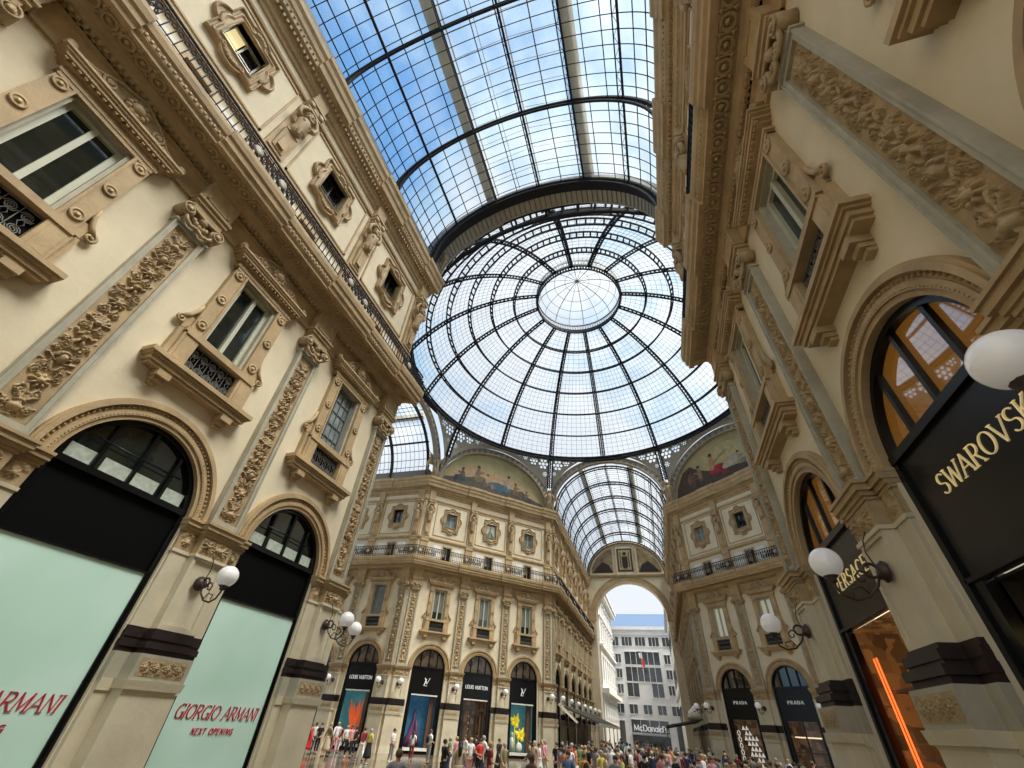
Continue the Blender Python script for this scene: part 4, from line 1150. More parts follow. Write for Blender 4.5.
# ------------------------------------------------------------------ dome
RS, ZC = 19.95, 23.9
def dp(az, el, off=0.0):
    r = RS + off; return (r * math.cos(el) * math.sin(az), YC + r * math.cos(el) * math.cos(az), ZC + r * math.sin(el))
ELB = math.acos(18.4 / RS); ELT = math.acos(5.1 / RS)
ELS = [ELB + (ELT - ELB) * i / 6 for i in range(7)]
dome = thing('glass_dome', 'great circular glass and iron dome over the crossing', 'dome', (0, 0, 0))
g = MB(); NA, NE = 96, 14; vs = []; fs = []
for i in range(NE + 1):
    e = ELB + (ELT - ELB) * i / NE
    for j in range(NA): vs.append(dp(2 * PI * j / NA, e))
for i in range(NE):
    for j in range(NA): fs.append((i * NA + j, i * NA + (j + 1) % NA, (i + 1) * NA + (j + 1) % NA, (i + 1) * NA + j))
g.add(vs, fs, True); g.obj('dome_glass', M['domeglass'], dome)
for k in range(16):
    az = 2 * PI * k / 16 + PI / 8 * (0)
    r = MB(); e0 = ELB if k % 2 == 0 else math.radians(10)
    w = .27
    N = 22
    pl, pr = [], []
    for i in range(N + 1):
        e = e0 + (ELT - e0) * i / N; da = w / (RS * math.cos(e)) * (1 - .35 * i / N)
        pl.append(dp(az - da, e, -.25)); pr.append(dp(az + da, e, -.25))
    r.tube(pl, .105, 4); r.tube(pr, .105, 4)
    r.tube([dp(az, e0 + (ELT - e0) * i / N, -.02) for i in range(N + 1)], .10, 4)
    for i in range(N * 2):
        e = e0 + (ELT - e0) * i / (N * 2); da = w / (RS * math.cos(e)) * (1 - .35 * i / N / 2); e2 = e + (ELT - e0) / (N * 2)
        r.tube([dp(az - da, e, -.25), dp(az + da, e2, -.25)], .045, 3); r.tube([dp(az + da, e, -.25), dp(az - da, e2, -.25)], .045, 3)
    r.obj('dome_rib', M['steel'], dome)
for i, e in enumerate(ELS):
    r = MB(); NN = 96
    big = i in (0, 6)
    def ring(rad, off, ee): r.tube([dp(2 * PI * j / NN, ee, off) for j in range(NN)], rad, 4, True)
    ring(.16 if big else .10, -.05, e); ring(.10, -.62, e)
    for j in range(96):
        a = 2 * PI * j / 96; r.tube([dp(a, e, -.05), dp(a, e, -.62)], .10, 3)
    if i == 0: ring(.26, .1, e - .015); ring(.15, -.7, e - .02)
    r.obj('dome_ring', M['steel'], dome)
b = MB()
for j in range(160):
    if j % 10 == 0: continue
    a = 2 * PI * j / 160; top = ELT if j % 2 == 0 else ELS[4]
    b.tube([dp(a, ELB + (top - ELB) * i / 9, -.02) for i in range(10)], .016, 3)
for i in range(6):
    for q in range(1, 5):
        e = ELS[i] + (ELS[i + 1] - ELS[i]) * q / 5; rr = .04 if q in (2,) and i < 3 else .016
        b.tube([dp(2 * PI * j / 96, e, -.02) for j in range(96)], .016, 3, True)
b.obj('glazing_bars', M['steel'], dome)
# lantern
l = MB(); zl = ZC + RS * math.sin(ELT); rl = 5.1
l.tube([(rl * math.cos(a * PI / 24), YC + rl * math.sin(a * PI / 24), zl - .1) for a in range(48)], .16, 4, True)
l.tube([(rl * math.cos(a * PI / 24), YC + rl * math.sin(a * PI / 24), zl + .9) for a in range(48)], .09, 4, True)
for a in range(96):
    c, s = math.cos(a * PI / 48) * rl, math.sin(a * PI / 48) * rl; c2, s2 = math.cos((a + 1) * PI / 48) * rl, math.sin((a + 1) * PI / 48) * rl
    l.tube([(c, YC + s, zl), (c2, YC + s2, zl + .9)], .03, 3); l.tube([(c2, YC + s2, zl), (c, YC + s, zl + .9)], .03, 3)
l.obj('lantern_ring', M['steelgrey'], dome)
l = MB(); lg = MB()
def lp(a, t): e = t * PI / 2; return (4.95 * math.cos(e) * math.cos(a), YC + 4.95 * math.cos(e) * math.sin(a), zl + .9 + 2.9 * math.sin(e))
for k in range(16): l.tube([lp(k * PI / 8, i / 10) for i in range(11)], .05 if k % 2 == 0 else .03, 4)
for tt in (.2, .4, .6, .8): l.tube([lp(a * PI / 20, tt) for a in range(40)], .03, 3, True)
l.obj('lantern_frame', M['steelgrey'], dome)
vs = []; fs = []
for i in range(9):
    for j in range(32): vs.append(lp(j * PI / 16, i / 8))
for i in range(8):
    for j in range(32): fs.append((i * 32 + j, i * 32 + (j + 1) % 32, (i + 1) * 32 + (j + 1) % 32, (i + 1) * 32 + j))
lg.add(vs, fs, True); lg.obj('lantern_glass', M['domeglass'], dome)

# ---- arches around the octagon, lunettes, spandrels
APO = 19.35
def octside(k):  # direction angle of side k from +y clockwise
    return k * PI / 4
sidew = {}
for k in range(8):
    az = octside(k)
    arm = (k % 2 == 0)
    a_, b_ = (VA, VH) if arm else (7.55, 5.35)
    dist = APO + .25 if arm else (19.35 + 7.55) / math.sqrt(2) + .45   # chamfer apothem
    if arm: dist = 19.5
    nm = {0: 'over the mouth of the far arm', 1: 'over the painted lunette on the far right', 7: 'over the painted lunette on the far left', 4: 'at the end of the near glass vault', 3: 'over the near right corner', 5: 'over the near left corner', 2: 'over the mouth of the right arm', 6: 'over the mouth of the left arm'}[k]
    t = thing('roof_arch', 'taupe ironwork arch band with round bosses ' + nm, 'arch', (dist * math.sin(az), YC + dist * math.cos(az), 0), -az, 'arch bands carrying the dome')
    m = MB(); n = 40; wd = .92; th0 = .5
    if k == 4: wd = .5; th0 = .85
    z0 = 24.85
    m.archring(0, z0, (a_, b_), (a_ + wd, b_ + wd * .8), 0, th0, n=n)
    m.archring(0, z0, (a_ - .04, b_ - .04), (a_ + .12, b_ + .12), th0, th0 + .08, n=n); m.archring(0, z0, (a_ + wd - .12, b_ + wd * .8 - .12), (a_ + wd, b_ + wd * .8), th0, th0 + .08, n=n)
    m.obj('arch_band', M['tanmetal'], t)
    if k == 4:
        m = MB(); m.archring(0, z0, (a_ - .1, b_ - .1), (a_ + .75, b_ + .75), -.62, -.02, n=n); m.obj('outer_girder', M['steel'], t)
    d = MB()
    for i in range(0 if k == 4 else 30):
        th = PI * (i + .5) / 30; x, z = (a_ + wd * .5) * math.cos(th), z0 + (b_ + wd * .4) * math.sin(th)
        d.tube([(x + .2 * math.cos(q * PI / 4), -.53, z + .2 * math.sin(q * PI / 4)) for q in range(8)], .04, 4, True)
        d.ell((x, -.52, z), (.08, .06, .08), 6, 4)
    if k == 4:
        for i in range(60):
            th = PI * (i + .5) / 60; d.tube([((a_ - .02) * math.cos(th), 0, z0 + (b_ - .02) * math.sin(th)), ((a_ - .02) * math.cos(th), -th0, z0 + (b_ - .02) * math.sin(th))], .05, 3)
    d.obj('round_bosses' if k != 4 else 'ladder_bars', M['steelgrey'], t)
    if not arm and k in (1, 7):
        lu = thing('painted_lunette', 'painted lunette with %s' % ('red-draped woman, far right of the dome' if k == 1 else 'seated figures in blue and brown, far left of the dome'), 'wall painting', (dist * math.sin(az), YC + dist * math.cos(az), 0), -az, None)
        lb = MB(); poly = [(a_ * math.cos(PI * i / 40), z0 - .2 + (b_ + .2) * math.sin(PI * i / 40)) for i in range(41)]
        lb.prism(poly, -.1, .12); lb.obj('painted_ground', M['mural'] if 'mural' in M else mat('mural_sky', (.42, .36, .18), .8, col2=(.30, .25, .13), var=.1, vscale=.5), lu)
        def blob(nm2, pts, colr, d0=.125, v=.3):
            q = MB(); q.prism(pts, d0, d0 + .02); q.obj(nm2, mat('mural_paint', colr, .8, var=v, vscale=2.5), lu)
        def el(cx, cz, rx, rz_, a=0, n=14): return [(cx + rx * math.cos(t_) * math.cos(a) - rz_ * math.sin(t_) * math.sin(a), cz + rx * math.cos(t_) * math.sin(a) + rz_ * math.sin(t_) * math.cos(a)) for t_ in [2 * PI * i / n for i in range(n)]]
        br = random.Random(k)
        def seated(cx, cz, q, fl, skin, robe, hair):
            blob('painted_drapery', el(cx + fl * .45 * q, cz - .15 * q, .95 * q, .42 * q, fl * .12), robe, .14)
            blob('painted_drapery', el(cx + fl * 1.1 * q, cz - .45 * q, .35 * q, .55 * q, fl * .35), tuple(c_ * .75 for c_ in robe), .143)
            blob('painted_body', el(cx, cz + .55 * q, .34 * q, .72 * q, -fl * .18), skin, .15)
            blob('painted_arm', el(cx + fl * .45 * q, cz + .75 * q, .52 * q, .13 * q, fl * .35), skin, .155)
            blob('painted_head', el(cx + fl * .12 * q, cz + 1.42 * q, .2 * q, .25 * q), skin, .155)
            blob('painted_hair', el(cx + fl * .04 * q, cz + 1.54 * q, .22 * q, .19 * q), hair, .157)
        H_ = (.06, .035, .02)
        if k == 7:
            blob('painted_haze', [(-7.2, 25.6), (-4, 27.6), (0, 27.9), (4, 27.2), (7.2, 25.4)], (.44, .30, .16), .121, .25)
            blob('painted_ground', [(-7.4, 24.8), (-7.0, 25.5), (-5.6, 25.9), (-5, 26.4), (-4, 26.2), (-2.9, 26.6), (-1.5, 26.0), (0, 26.2), (1.5, 26.3), (3, 26.2), (4, 26.4), (5, 25.8), (7.1, 25.3), (7.4, 24.8)], (.075, .07, .055), .13)
            seated(-4.6, 26.0, .8, -1, (.10, .08, .06), (.04, .05, .06), H_); seated(-2.6, 26.5, 1.0, 1, (.22, .15, .09), (.15, .12, .07), H_)
            seated(-1.2, 26.2, .7, 1, (.42, .26, .15), (.30, .20, .14), H_); seated(1.9, 26.3, 1.0, -1, (.40, .29, .19), (.06, .14, .19), H_)
            seated(2.9, 26.0, .75, 1, (.20, .13, .08), (.16, .11, .06), H_); blob('painted_drapery', el(.1, 26.1, 1.2, .5, .1), (.05, .10, .13), .142); seated(4.6, 25.6, .6, 1, (.14, .11, .08), (.06, .06, .06), H_)
        else:
            blob('painted_haze', [(-3.2, 26.0), (-2.5, 28.8), (1, 29.3), (5, 27.8), (7.0, 25.6)], (.42, .36, .17), .121, .25)
            blob('painted_ground', [(-7.4, 24.8), (-7.0, 26.2), (-5.8, 27.9), (-4.6, 28.3), (-3.5, 27.4), (-2.5, 26.9), (-1, 26.2), (2, 26.0), (5, 25.7), (7.2, 25.3), (7.4, 24.8)], (.075, .05, .035), .13)
            seated(-4.9, 26.2, .9, 1, (.20, .10, .06), (.10, .05, .03), H_); seated(-3.4, 26.4, .9, -1, (.26, .17, .10), (.13, .10, .07), H_); seated(-1.5, 26.7, 1.15, 1, (.40, .22, .13), (.34, .03, .035), H_)
            blob('painted_arm', el(.1, 28.0, .8, .12, .3), (.40, .24, .14), .16); blob('painted_drapery', el(.9, 26.6, 1.2, .42, .25), (.42, .38, .30), .15); seated(2.0, 26.3, .7, 1, (.36, .28, .19), (.26, .22, .17), H_)
            seated(4.4, 25.8, .6, -1, (.24, .17, .11), (.12, .10, .07), H_)
# spandrel plates with flower shaped openings, one each side of every vertex
def circ(cx, cz, r, n=12): return [Vector((cx + r * math.cos(2 * PI * i / n), cz + r * math.sin(2 * PI * i / n), 0)) for i in range(n)]
for k in range(8):
    av = PI / 8 + k * PI / 4
    t = thing('dome_spandrel', 'x', 'spandrel', (0, 0, 0), 0, 'pierced spandrels below the dome ring')
    t['label'] = 'pierced taupe spandrel with flower openings ' + ['right of the far arm arch', 'at the far right behind the wall', 'over the right arm, near side', 'over the near right corner', 'over the near left corner', 'over the left arm, near side', 'between left arm and left painted lunette', 'left of the far arm arch'][k]
    for s in (-1, 1):
        # plane-ish coordinates: a = arc length from the vertex rib, z height
        ZT = 31.45; R0 = 18.9
        out = [(.25, 25.3)]
        # arch extrados seen from the centre: side centre is at arc length PI/8*R0 = 7.42
        half = PI / 8 * R0
        side = (k + 1) % 8 if s > 0 else k
        arm = side % 2 == 0
        for i in range(19):
            th = i / 18 * PI / 2
            x = half - (7.42 + .1) * math.cos(th); z = 24.9 + (7.0 if arm else 5.95) * math.sin(th)
            if x > .25 and z < ZT - .05: out.append((x, z))
        zr = out[-1]
        out.append((half if not arm else min(half - .3, zr[0] + .6), ZT)); out.append((.25, ZT))
        outer = []
        for i in range(len(out)):
            p, q = out[i], out[(i + 1) % len(out)]; L = math.hypot(q[0] - p[0], q[1] - p[1]); m_ = max(1, int(L / .5))
            for j in range(m_): outer.append(Vector((p[0] + (q[0] - p[0]) * j / m_, p[1] + (q[1] - p[1]) * j / m_, 0)))
        holes = []; arm_s = side % 2 == 0
        for (cx, cz, R) in (((1.02, 30.5, .70), (2.2, 30.88, .48), (.60, 29.35, .26), (3.2, 31.1, .22)) if arm_s else ((1.02, 30.5, .70), (2.42, 30.75, .58), (.70, 29.2, .34), (3.65, 31.0, .36), (4.6, 31.15, .22))):
            holes.append(circ(cx, cz, R * .34, 8))
            for q in range(6): holes.append(circ(cx + R * .70 * math.cos(q * PI / 3), cz + R * .70 * math.sin(q * PI / 3), R * .29, 8))
        allp = outer + [p for h_ in holes for p in h_]
        tri = tessellate_polygon([outer] + holes)
        def P(p, off=0):
            z = p.y; rr = math.sqrt(max(1, RS ** 2 - (z - ZC) ** 2)) - .05 - off; a = av + s * p.x / R0
            return (rr * math.sin(a), YC + rr * math.cos(a), z)
        b = MB(); b.add([P(p) for p in allp] + [P(p, .1) for p in allp], [tuple(x) for x in tri] + [tuple(i + len(allp) for i in x) for x in tri])
        for h_ in [outer] + holes:
            o_ = [P(p) for p in h_]; i_ = [P(p, .1) for p in h_]; n_ = len(o_); b.add(o_ + i_, [(i, (i + 1) % n_, n_ + (i + 1) % n_, n_ + i) for i in range(n_)])
        b.obj('pierced_plate', M['tanmetal'], t)
        g2 = MB(); g2.add([P(p, -.05) for p in outer], [tuple(x) for x in tessellate_polygon([outer])]); g2.obj('frosted_glass', M['roofglass'], t)
    # winged figure at the foot
# winged figures standing on the cornice at the octagon corners
def make_winged():
    t = thing('winged_figure', 'x', 'sculpture')
    b = MB(); b.tube([(0, 0, 0), (0, -.05, .8), (0, -.1, 1.6), (0, -.15, 2.1), (0, -.15, 2.35)], [.42, .30, .36, .40, .14], 10); b.ell((0, -.2, 2.6), (.2, .22, .26), 10, 7)
    for q in range(7): b.tube([((q - 3) * .12, -.36, 0), ((q - 3) * .08, -.32, .9), ((q - 3) * .06, -.35, 1.5)], [.05, .06, .03], 5)
    for s in (-1, 1): b.tube([(s * .35, -.2, 2.1), (s * .6, -.35, 1.7), (s * .45, -.5, 1.4)], [.13, .10, .08], 7)
    b.obj('draped_body', M['relief'], t)
    for s in (-1, 1):
        w = MB()
        for q in range(8): w.tube([(s * .2, .1, 2.0 - q * .06), (s * (.8 + .06 * q), .12, 2.7 - q * .18), (s * (1.3 - .05 * q), .14, 3.0 - q * .42)], [.1, .13, .03], 6, flat=(1, .5))
        w.obj('wing', M['relief'], t)
    return t
K_w = Kit(make_winged())
for (sx, nm) in ((-1, 'left of the far arm arch'), (1, 'right of the far arm arch')):
    K_w.put((sx * 7.75, YF - .35, 24.7), -sx * -PI / 8 * -1, 'ochre winged figure on the cornice ' + nm, 'winged figures at the dome corners')
K_w.put((-19.3, 40.6, 24.7), PI / 2 - PI / 8, 'ochre winged figure on the cornice between left arm and painted lunette', 'winged figures at the dome corners')
K_w.put((-7.75, YN - .2, 24.7), PI, 'ochre winged figure at the end of the near left cornice', 'winged figures at the dome corners')

# ------------------------------------------------------------------ end wall of the far arm
t = struct('wall_far_end', (0, 84.3, 0))
RA = 6.1; ZA = 18.0
m = MB()
outp = []
n = 48
def eo(a):
    c, s = math.cos(a), math.sin(a); k_ = min(7.7 / max(1e-9, abs(c)), 6.9 / max(1e-9, s)); return (c * k_, 0, ZA + s * k_)
for i in range(n):
    p, q = PI * i / n, PI * (i + 1) / n
    m.quad((RA * math.cos(p), 0, ZA + RA * math.sin(p)), eo(p), eo(q), (RA * math.cos(q), 0, ZA + RA * math.sin(q)))
    m.quad((RA * math.cos(p), 0, ZA + RA * math.sin(p)), (RA * math.cos(q), 0, ZA + RA * math.sin(q)), (RA * math.cos(q), 2.5, ZA + RA * math.sin(q)), (RA * math.cos(p), 2.5, ZA + RA * math.sin(p)))
m.fb(-7.7, -RA, -2.5, 0, 0, ZA); m.fb(RA, 7.7, -2.5, 0, 0, ZA)
poly = [(7.5 * math.cos(PI * i / 40), VZ - .1 + 6.5 * math.sin(PI * i / 40)) for i in range(41)]
m.prism(poly, -.6, -.02)
m.obj('wall_surface', M['stucco'], t)
m = MB(); m.archring(0, ZA, RA - .05, RA + .18, -.2, .1, n=48); m.archring(0, ZA, RA + .18, RA + .75, -.1, .06, n=48); m.archring(0, ZA, RA + .75, RA + .95, -.1, .14, n=48)
m.sweep([(0, 24.7), (.2, 24.7), (.3, 25.0), (.3, 25.15), (0, 25.2)], -7.6, 7.6)
for q in (-1, 1):
    a0, a1 = sorted((q * (RA - .1), q * 7.5)); m.fb(a0, a1, 0, .15, ZA - .5, ZA)
    for u in (1.65,): a0, a1 = sorted((q * u, q * (u + .35))); m.fb(a0, a1, -.02, .12, 25.1, 30.6)
m.archring(0, VZ - .1, (7.0, 5.9), (7.3, 6.25), -.02, .12, n=40)
m.obj('arch_trim', M['stone'], t)
pn = thing('mosaic_panel', 'dark bordered emblem mosaic above the end arch', 'mosaic', (0, 84.3, 0))
m = MB(); m.fb(-1.4, 1.4, 0, .06, 25.7, 29.9); m.obj('dark_border', M['darkframe'], pn)
m = MB(); m.fb(-1.1, 1.1, .06, .09, 26.0, 29.6); m.obj('gold_field', mat('mosaic_gold', (.42, .33, .14), .6, var=.3, vscale=3), pn)
m = MB(); m.prism([(-.5, 26.5), (0, 26.1), (.5, 26.5), (.55, 28.4), (-.55, 28.4)], .09, .12); m.fb(-.3, .3, .09, .12, 28.6, 29.2); m.fb(-.85, -.7, .09, .12, 26.4, 29.2); m.fb(.7, .85, .09, .12, 26.4, 29.2); m.obj('emblem', M['darkstone'], pn)
for q, nm in ((-1, 'left'), (1, 'right')):
    lu = thing('side_painting', 'quarter-round dark painting %s of the emblem mosaic' % nm, 'wall painting', (0, 84.3, 0))
    pts = [(q * 2.3, 25.5), (q * 6.3, 25.5)] + [(q * 6.5 * math.cos(a), VZ + 5.4 * math.sin(a)) for a in (.2, .4, .6, .8, 1.0, 1.15)] + [(q * 2.3, VZ + 5.05)]
    m = MB(); m.prism(pts, 0, .05); m.obj('painted_ground', mat('dark_mural', (.36, .24, .10), .7, var=.5, vscale=.8, col2=(.08, .06, .045)), lu)
    m = MB(); m.prism([(q * 2.4, 25.55), (q * 6.1, 25.55), (q * 5.2, 26.6), (q * 4.2, 27.5), (q * 3.0, 26.9)], .05, .07); m.obj('painted_figures', M['darkstone'], lu)

# ------------------------------------------------------------------ outside beyond the arch
t = thing('office_building', 'white modern office block with dark windows seen through the end arch', 'building', (0, 119, 0))
m = MB(); m.box(-22, 22, 0, 14, 0, 22.6); m.fb(-22, 22, 0, .5, 21.9, 22.6); m.fb(-22, 22, 0, .3, 20.9, 21.1); m.obj('facade', M['bldgwhite'], t)
m = MB(); m.add([(-22, -.2, 22.6), (22, -.2, 22.6), (22, 6, 26.5), (-22, 6, 26.5)], [(0, 1, 2, 3)]); m.box(-22, 22, 6, 14, 22, 26.5); m.obj('roof', M['roofblue'], t)
def win(u0, u1, z0, z1, mull=1):
    w = MB(); w.fb(u0, u1, -.02, .04, z0, z1); o = w.obj('window', M['bldgglass'], t)
    f_ = MB()
    for i in range(1, mull + 1):
        u = u0 + (u1 - u0) * i / (mull + 1); f_.fb(u - .05, u + .05, .04, .08, z0, z1)
    f_.fb(u0 - .1, u1 + .1, .0, .14, z0 - .1, z0); f_.fb(u0 - .1, u1 + .1, .0, .14, z1, z1 + .1); f_.obj('window_frame', M['bldgwhite'], o)
for u in (-12.4, -9.3, -6.2, -3.1, 0, 3.1, 6.2, 9.3, 12.4): win(u - 1.15, u + 1.15, 18.6, 20.4, 2)
for z in (15.2, 12.3, 9.4):
    for u in (-11.5, -8.6, -5.4, 5.6, 8.8, 11.8): win(u - .6, u + .6, z, z + 1.7, 1)
win(-3.9, 3.9, 14.9, 17.4, 5); win(-3.9, 3.9, 11.7, 14.4, 5); win(-3.9, -1.4, 8.9, 11.4, 1); win(1.5, 3.9, 8.9, 11.4, 1)
for u in (-11.6, -8.8, -5.9, -3.0, 0, 3.0, 5.9, 8.8): win(u - .85, u + .85, 5.9, 7.5, 1)
win(-3.8, 3.9, 2.7, 4.9, 3)
for u in (-6.4, 6.6, -10.5, 10.5): win(u - 1.2, u + 1.2, 0.2, 4.6, 1)
m = MB(); m.fb(-3.8, 3.9, 0, .1, .1, 2.3); m.obj('entrance_glazing', M['bldgglass'], t)
m = MB(); m.fb(-3.9, 4.0, .0, .5, 2.4, 2.75); m.obj('entrance_canopy', M['bldggrey'], t)
b = MB(); text_mb(b, "McDonald's", .1, 3.05, 1.0, .25, .17, .12, 0, .1, 6.9, serif=False); b.obj('restaurant_lettering', M['whiteletters'], t)
t = thing('classical_building', 'white classical palace seen at the left through the end arch', 'building', (0, 0, 0))
m = MB(); m.box(-22, -6.2, 90, 116, 0, 23.5); m.obj('facade', M['bldgcream'], t)
m = MB(); m.box(-22, -5.3, 89.5, 117, 23.5, 24.3); m.box(-22, -5.0, 89.3, 117, 24.3, 24.7); m.box(-22, -5.7, 89.6, 117, 14.5, 14.9); m.box(-22, -5.2, 89.6, 117, 7.6, 8.3); m.box(-22, -5.9, 89.8, 117, 19.5, 19.7); m.obj('cornice', M['bldgcream'], t)
for i in range(7):
    y = 92.2 + i * 3.6
    for z0, z1 in ((20.3, 22.2), (16, 18.6), (10, 13), (4.6, 6.8)):
        w = MB(); w.box(-6.25, -6.17, y - .6, y + .6, z0, z1); o = w.obj('window', M['bldgglass'], t)
        w = MB(); w.box(-6.2, -5.95, y - .85, y + .85, z1, z1 + .3); w.box(-6.2, -5.95, y - .8, y + .8, z0 - .25, z0); w.box(-6.2, -6.08, y - .85, y - .6, z0, z1); w.box(-6.2, -6.08, y + .6, y + .85, z0, z1); w.obj('window_trim', M['bldgwhite'], o)
t = thing('stone_building', 'pale stone building edge seen at the right through the end arch', 'building', (0, 0, 0))
m = MB(); m.box(6.4, 20, 90, 116, 0, 21.0); m.obj('facade', M['bldgcream'], t)
m = MB(); m.box(5.9, 20, 89.6, 116.5, 21.0, 21.7); m.box(6.1, 20, 89.7, 116.5, 8, 8.4); m.obj('cornice', M['bldggrey'], t)
for i in range(7):
    y = 92.2 + i * 3.6
    for z0, z1 in ((16, 18.6), (10, 13), (4.6, 6.8)):
        w = MB(); w.box(6.3, 6.42, y - .6, y + .6, z0, z1); w.obj('window', M['bldgglass'], t)
# hanging flag
t = thing('hanging_flag', 'small red and white flag hanging in front of the office block', 'flag', (0.0, 112, 0))
m = MB(); m.tube([(0, 0, 16.6), (0, -.3, 13.0)], .05, 5); m.tube([(-.8, 0, 16.6), (.8, 0, 16.6)], .06, 5); m.obj('pole', M['steelgrey'], t)
m = MB(); m.prism([(-.45, 16.3), (.2, 16.4), (.35, 15.2), (-.3, 15.4)], -.05, .05); m.obj('white_cloth', M['whitepanel'], t)
m = MB(); m.prism([(-.2, 15.4), (.4, 15.3), (.75, 13.9), (.3, 13.6)], -.05, .05); m.obj('red_cloth', M['flagred'], t)

# ------------------------------------------------------------------ awnings of the cafes in the far arm
def awning(label, x0, x1, y0, y1, z0, z1, m_, legs=True):
    t = thing('awning', label, 'awning', (x1, y0, 0), 0, None)
    b = MB(); n = int((y1 - y0) / 1.0)
    def q(x, y, z): return (x - x1, y - y0, z)
    b.add([q(x0, y0, z0), q(x1, y0, z1), q(x1, y1, z1), q(x0, y1, z0), q(x0, y0, z0 + .06), q(x1, y0, z1 + .06), q(x1, y1, z1 + .06), q(x0, y1, z0 + .06)],
          [(0, 1, 2, 3), (7, 6, 5, 4), (0, 4, 5, 1), (1, 5, 6, 2), (2, 6, 7, 3), (3, 7, 4, 0)])
    b.obj('canvas', m_, t)
    v = MB(); v.box(-.02, .02, 0, y1 - y0, z1 - .22, z1 + .05); v.obj('valance', M['cream_canvas'], t)
    r = MB()
    for i in range(n + 1):
        y = (y1 - y0) * i / n; r.tube([(x0 - x1, y, z0 - .04), (0, y, z1 - .04)], .025, 4)
    r.obj('ribs', M['steelgrey'], t)
    if legs:
        y = .3
        while y < y1 - y0:
            l_ = MB(); l_.tube([(-.05 if x1 > x0 else .05, y, 0), (-.05 if x1 > x0 else .05, y, z1)], .05, 6); l_.obj('post', M['steelgrey'], t); y += 5.0
    return t
awning('long dark ribbed awning along the left of the far arm', -7.0, -3.0, 53.9, 78, 4.3, 3.0, M['awning'])
t = thing('folded_awning', 'cream slanted canvas panel at the end of the dark left awning', 'awning', (-6.2, 53.6, 0))
m = MB(); m.add([(-.9, 0, 4.3), (1.0, 0, 2.9), (1.15, .1, 3.0), (-.7, .1, 4.5)], [(0, 1, 2, 3)]); m.add([(-.9, .5, 4.3), (1.0, .5, 2.9), (1.15, .6, 3.0), (-.7, .6, 4.5)], [(0, 1, 2, 3)])
m.add([(-.9, 0, 4.3), (1.0, 0, 2.9), (1.0, .5, 2.9), (-.9, .5, 4.3)], [(0, 1, 2, 3)]); m.obj('canvas', M['cream_canvas'], t)
m = MB(); m.tube([(.9, .3, 0), (.9, .3, 2.9)], .04, 6); m.obj('post', M['steelgrey'], t)
awning('dark flat awning at the right of the far arm beside the triangle display', 7.0, 3.4, 55.5, 70, 3.9, 3.2, M['awning'])
t = thing('rolled_awning', 'rolled cream awning tube high on the right of the far arm', 'awning', (6.6, 53.9, 4.2))
m = MB(); m.tube([(0, 0, 0), (-.6, 6.0, -.1)], .28, 12); m.obj('canvas_roll', M['cream_canvas'], t)

# ------------------------------------------------------------------ people
SKIN = [mat('skin', c, .6) for c in ((.55, .33, .22), (.42, .24, .15), (.16, .085, .05))]
HAIR = {'dark': mat('dark_hair', (.02, .014, .01), .5), 'brown': mat('brown_hair', (.10, .05, .025), .5), 'fair': mat('fair_hair', (.42, .30, .15), .5), 'grey': mat('grey_hair', (.35, .33, .31), .5), 'none': SKIN[2]}
CL = {'black': (.012, .012, .014), 'white': (.75, .74, .72), 'red': (.55, .02, .02), 'grey': (.22, .22, .23), 'beige': (.52, .40, .27), 'blue': (.10, .20, .38), 'navy': (.02, .03, .08), 'light blue': (.40, .52, .62),
      'green': (.10, .20, .09), 'mustard': (.50, .27, .03), 'pink': (.62, .28, .30), 'brown': (.12, .06, .03), 'orange': (.6, .2, .07), 'yellow': (.62, .55, .12), 'maroon': (.20, .02, .03), 'khaki': (.25, .20, .11), 'denim': (.10, .15, .25)}
CM = {k: mat(k.replace(' ', '_') + '_cloth', v, .85, var=.12, vscale=8) for k, v in CL.items()}

def skin_mesh(name, verts, edges, radii, sub=1, root=0):
    me = bpy.data.meshes.new(name); me.from_pydata(verts, edges, []); me.update()
    o = bpy.data.objects.new(name, me); COL.objects.link(o)
    md = o.modifiers.new('s', 'SKIN'); md.use_smooth_shade = True
    sv = me.skin_vertices[0].data
    for i, r in enumerate(radii):
        sv[i].radius = r if isinstance(r, tuple) else (r, r)
        sv[i].use_root = (i == root)
    if sub:
        s = o.modifiers.new('u', 'SUBSURF'); s.levels = sub; s.render_levels = sub
    dg = bpy.context.evaluated_depsgraph_get(); dg.update()
    m2 = bpy.data.meshes.new_from_object(o.evaluated_get(dg))
    bpy.data.objects.remove(o); m2.name = name
    return m2

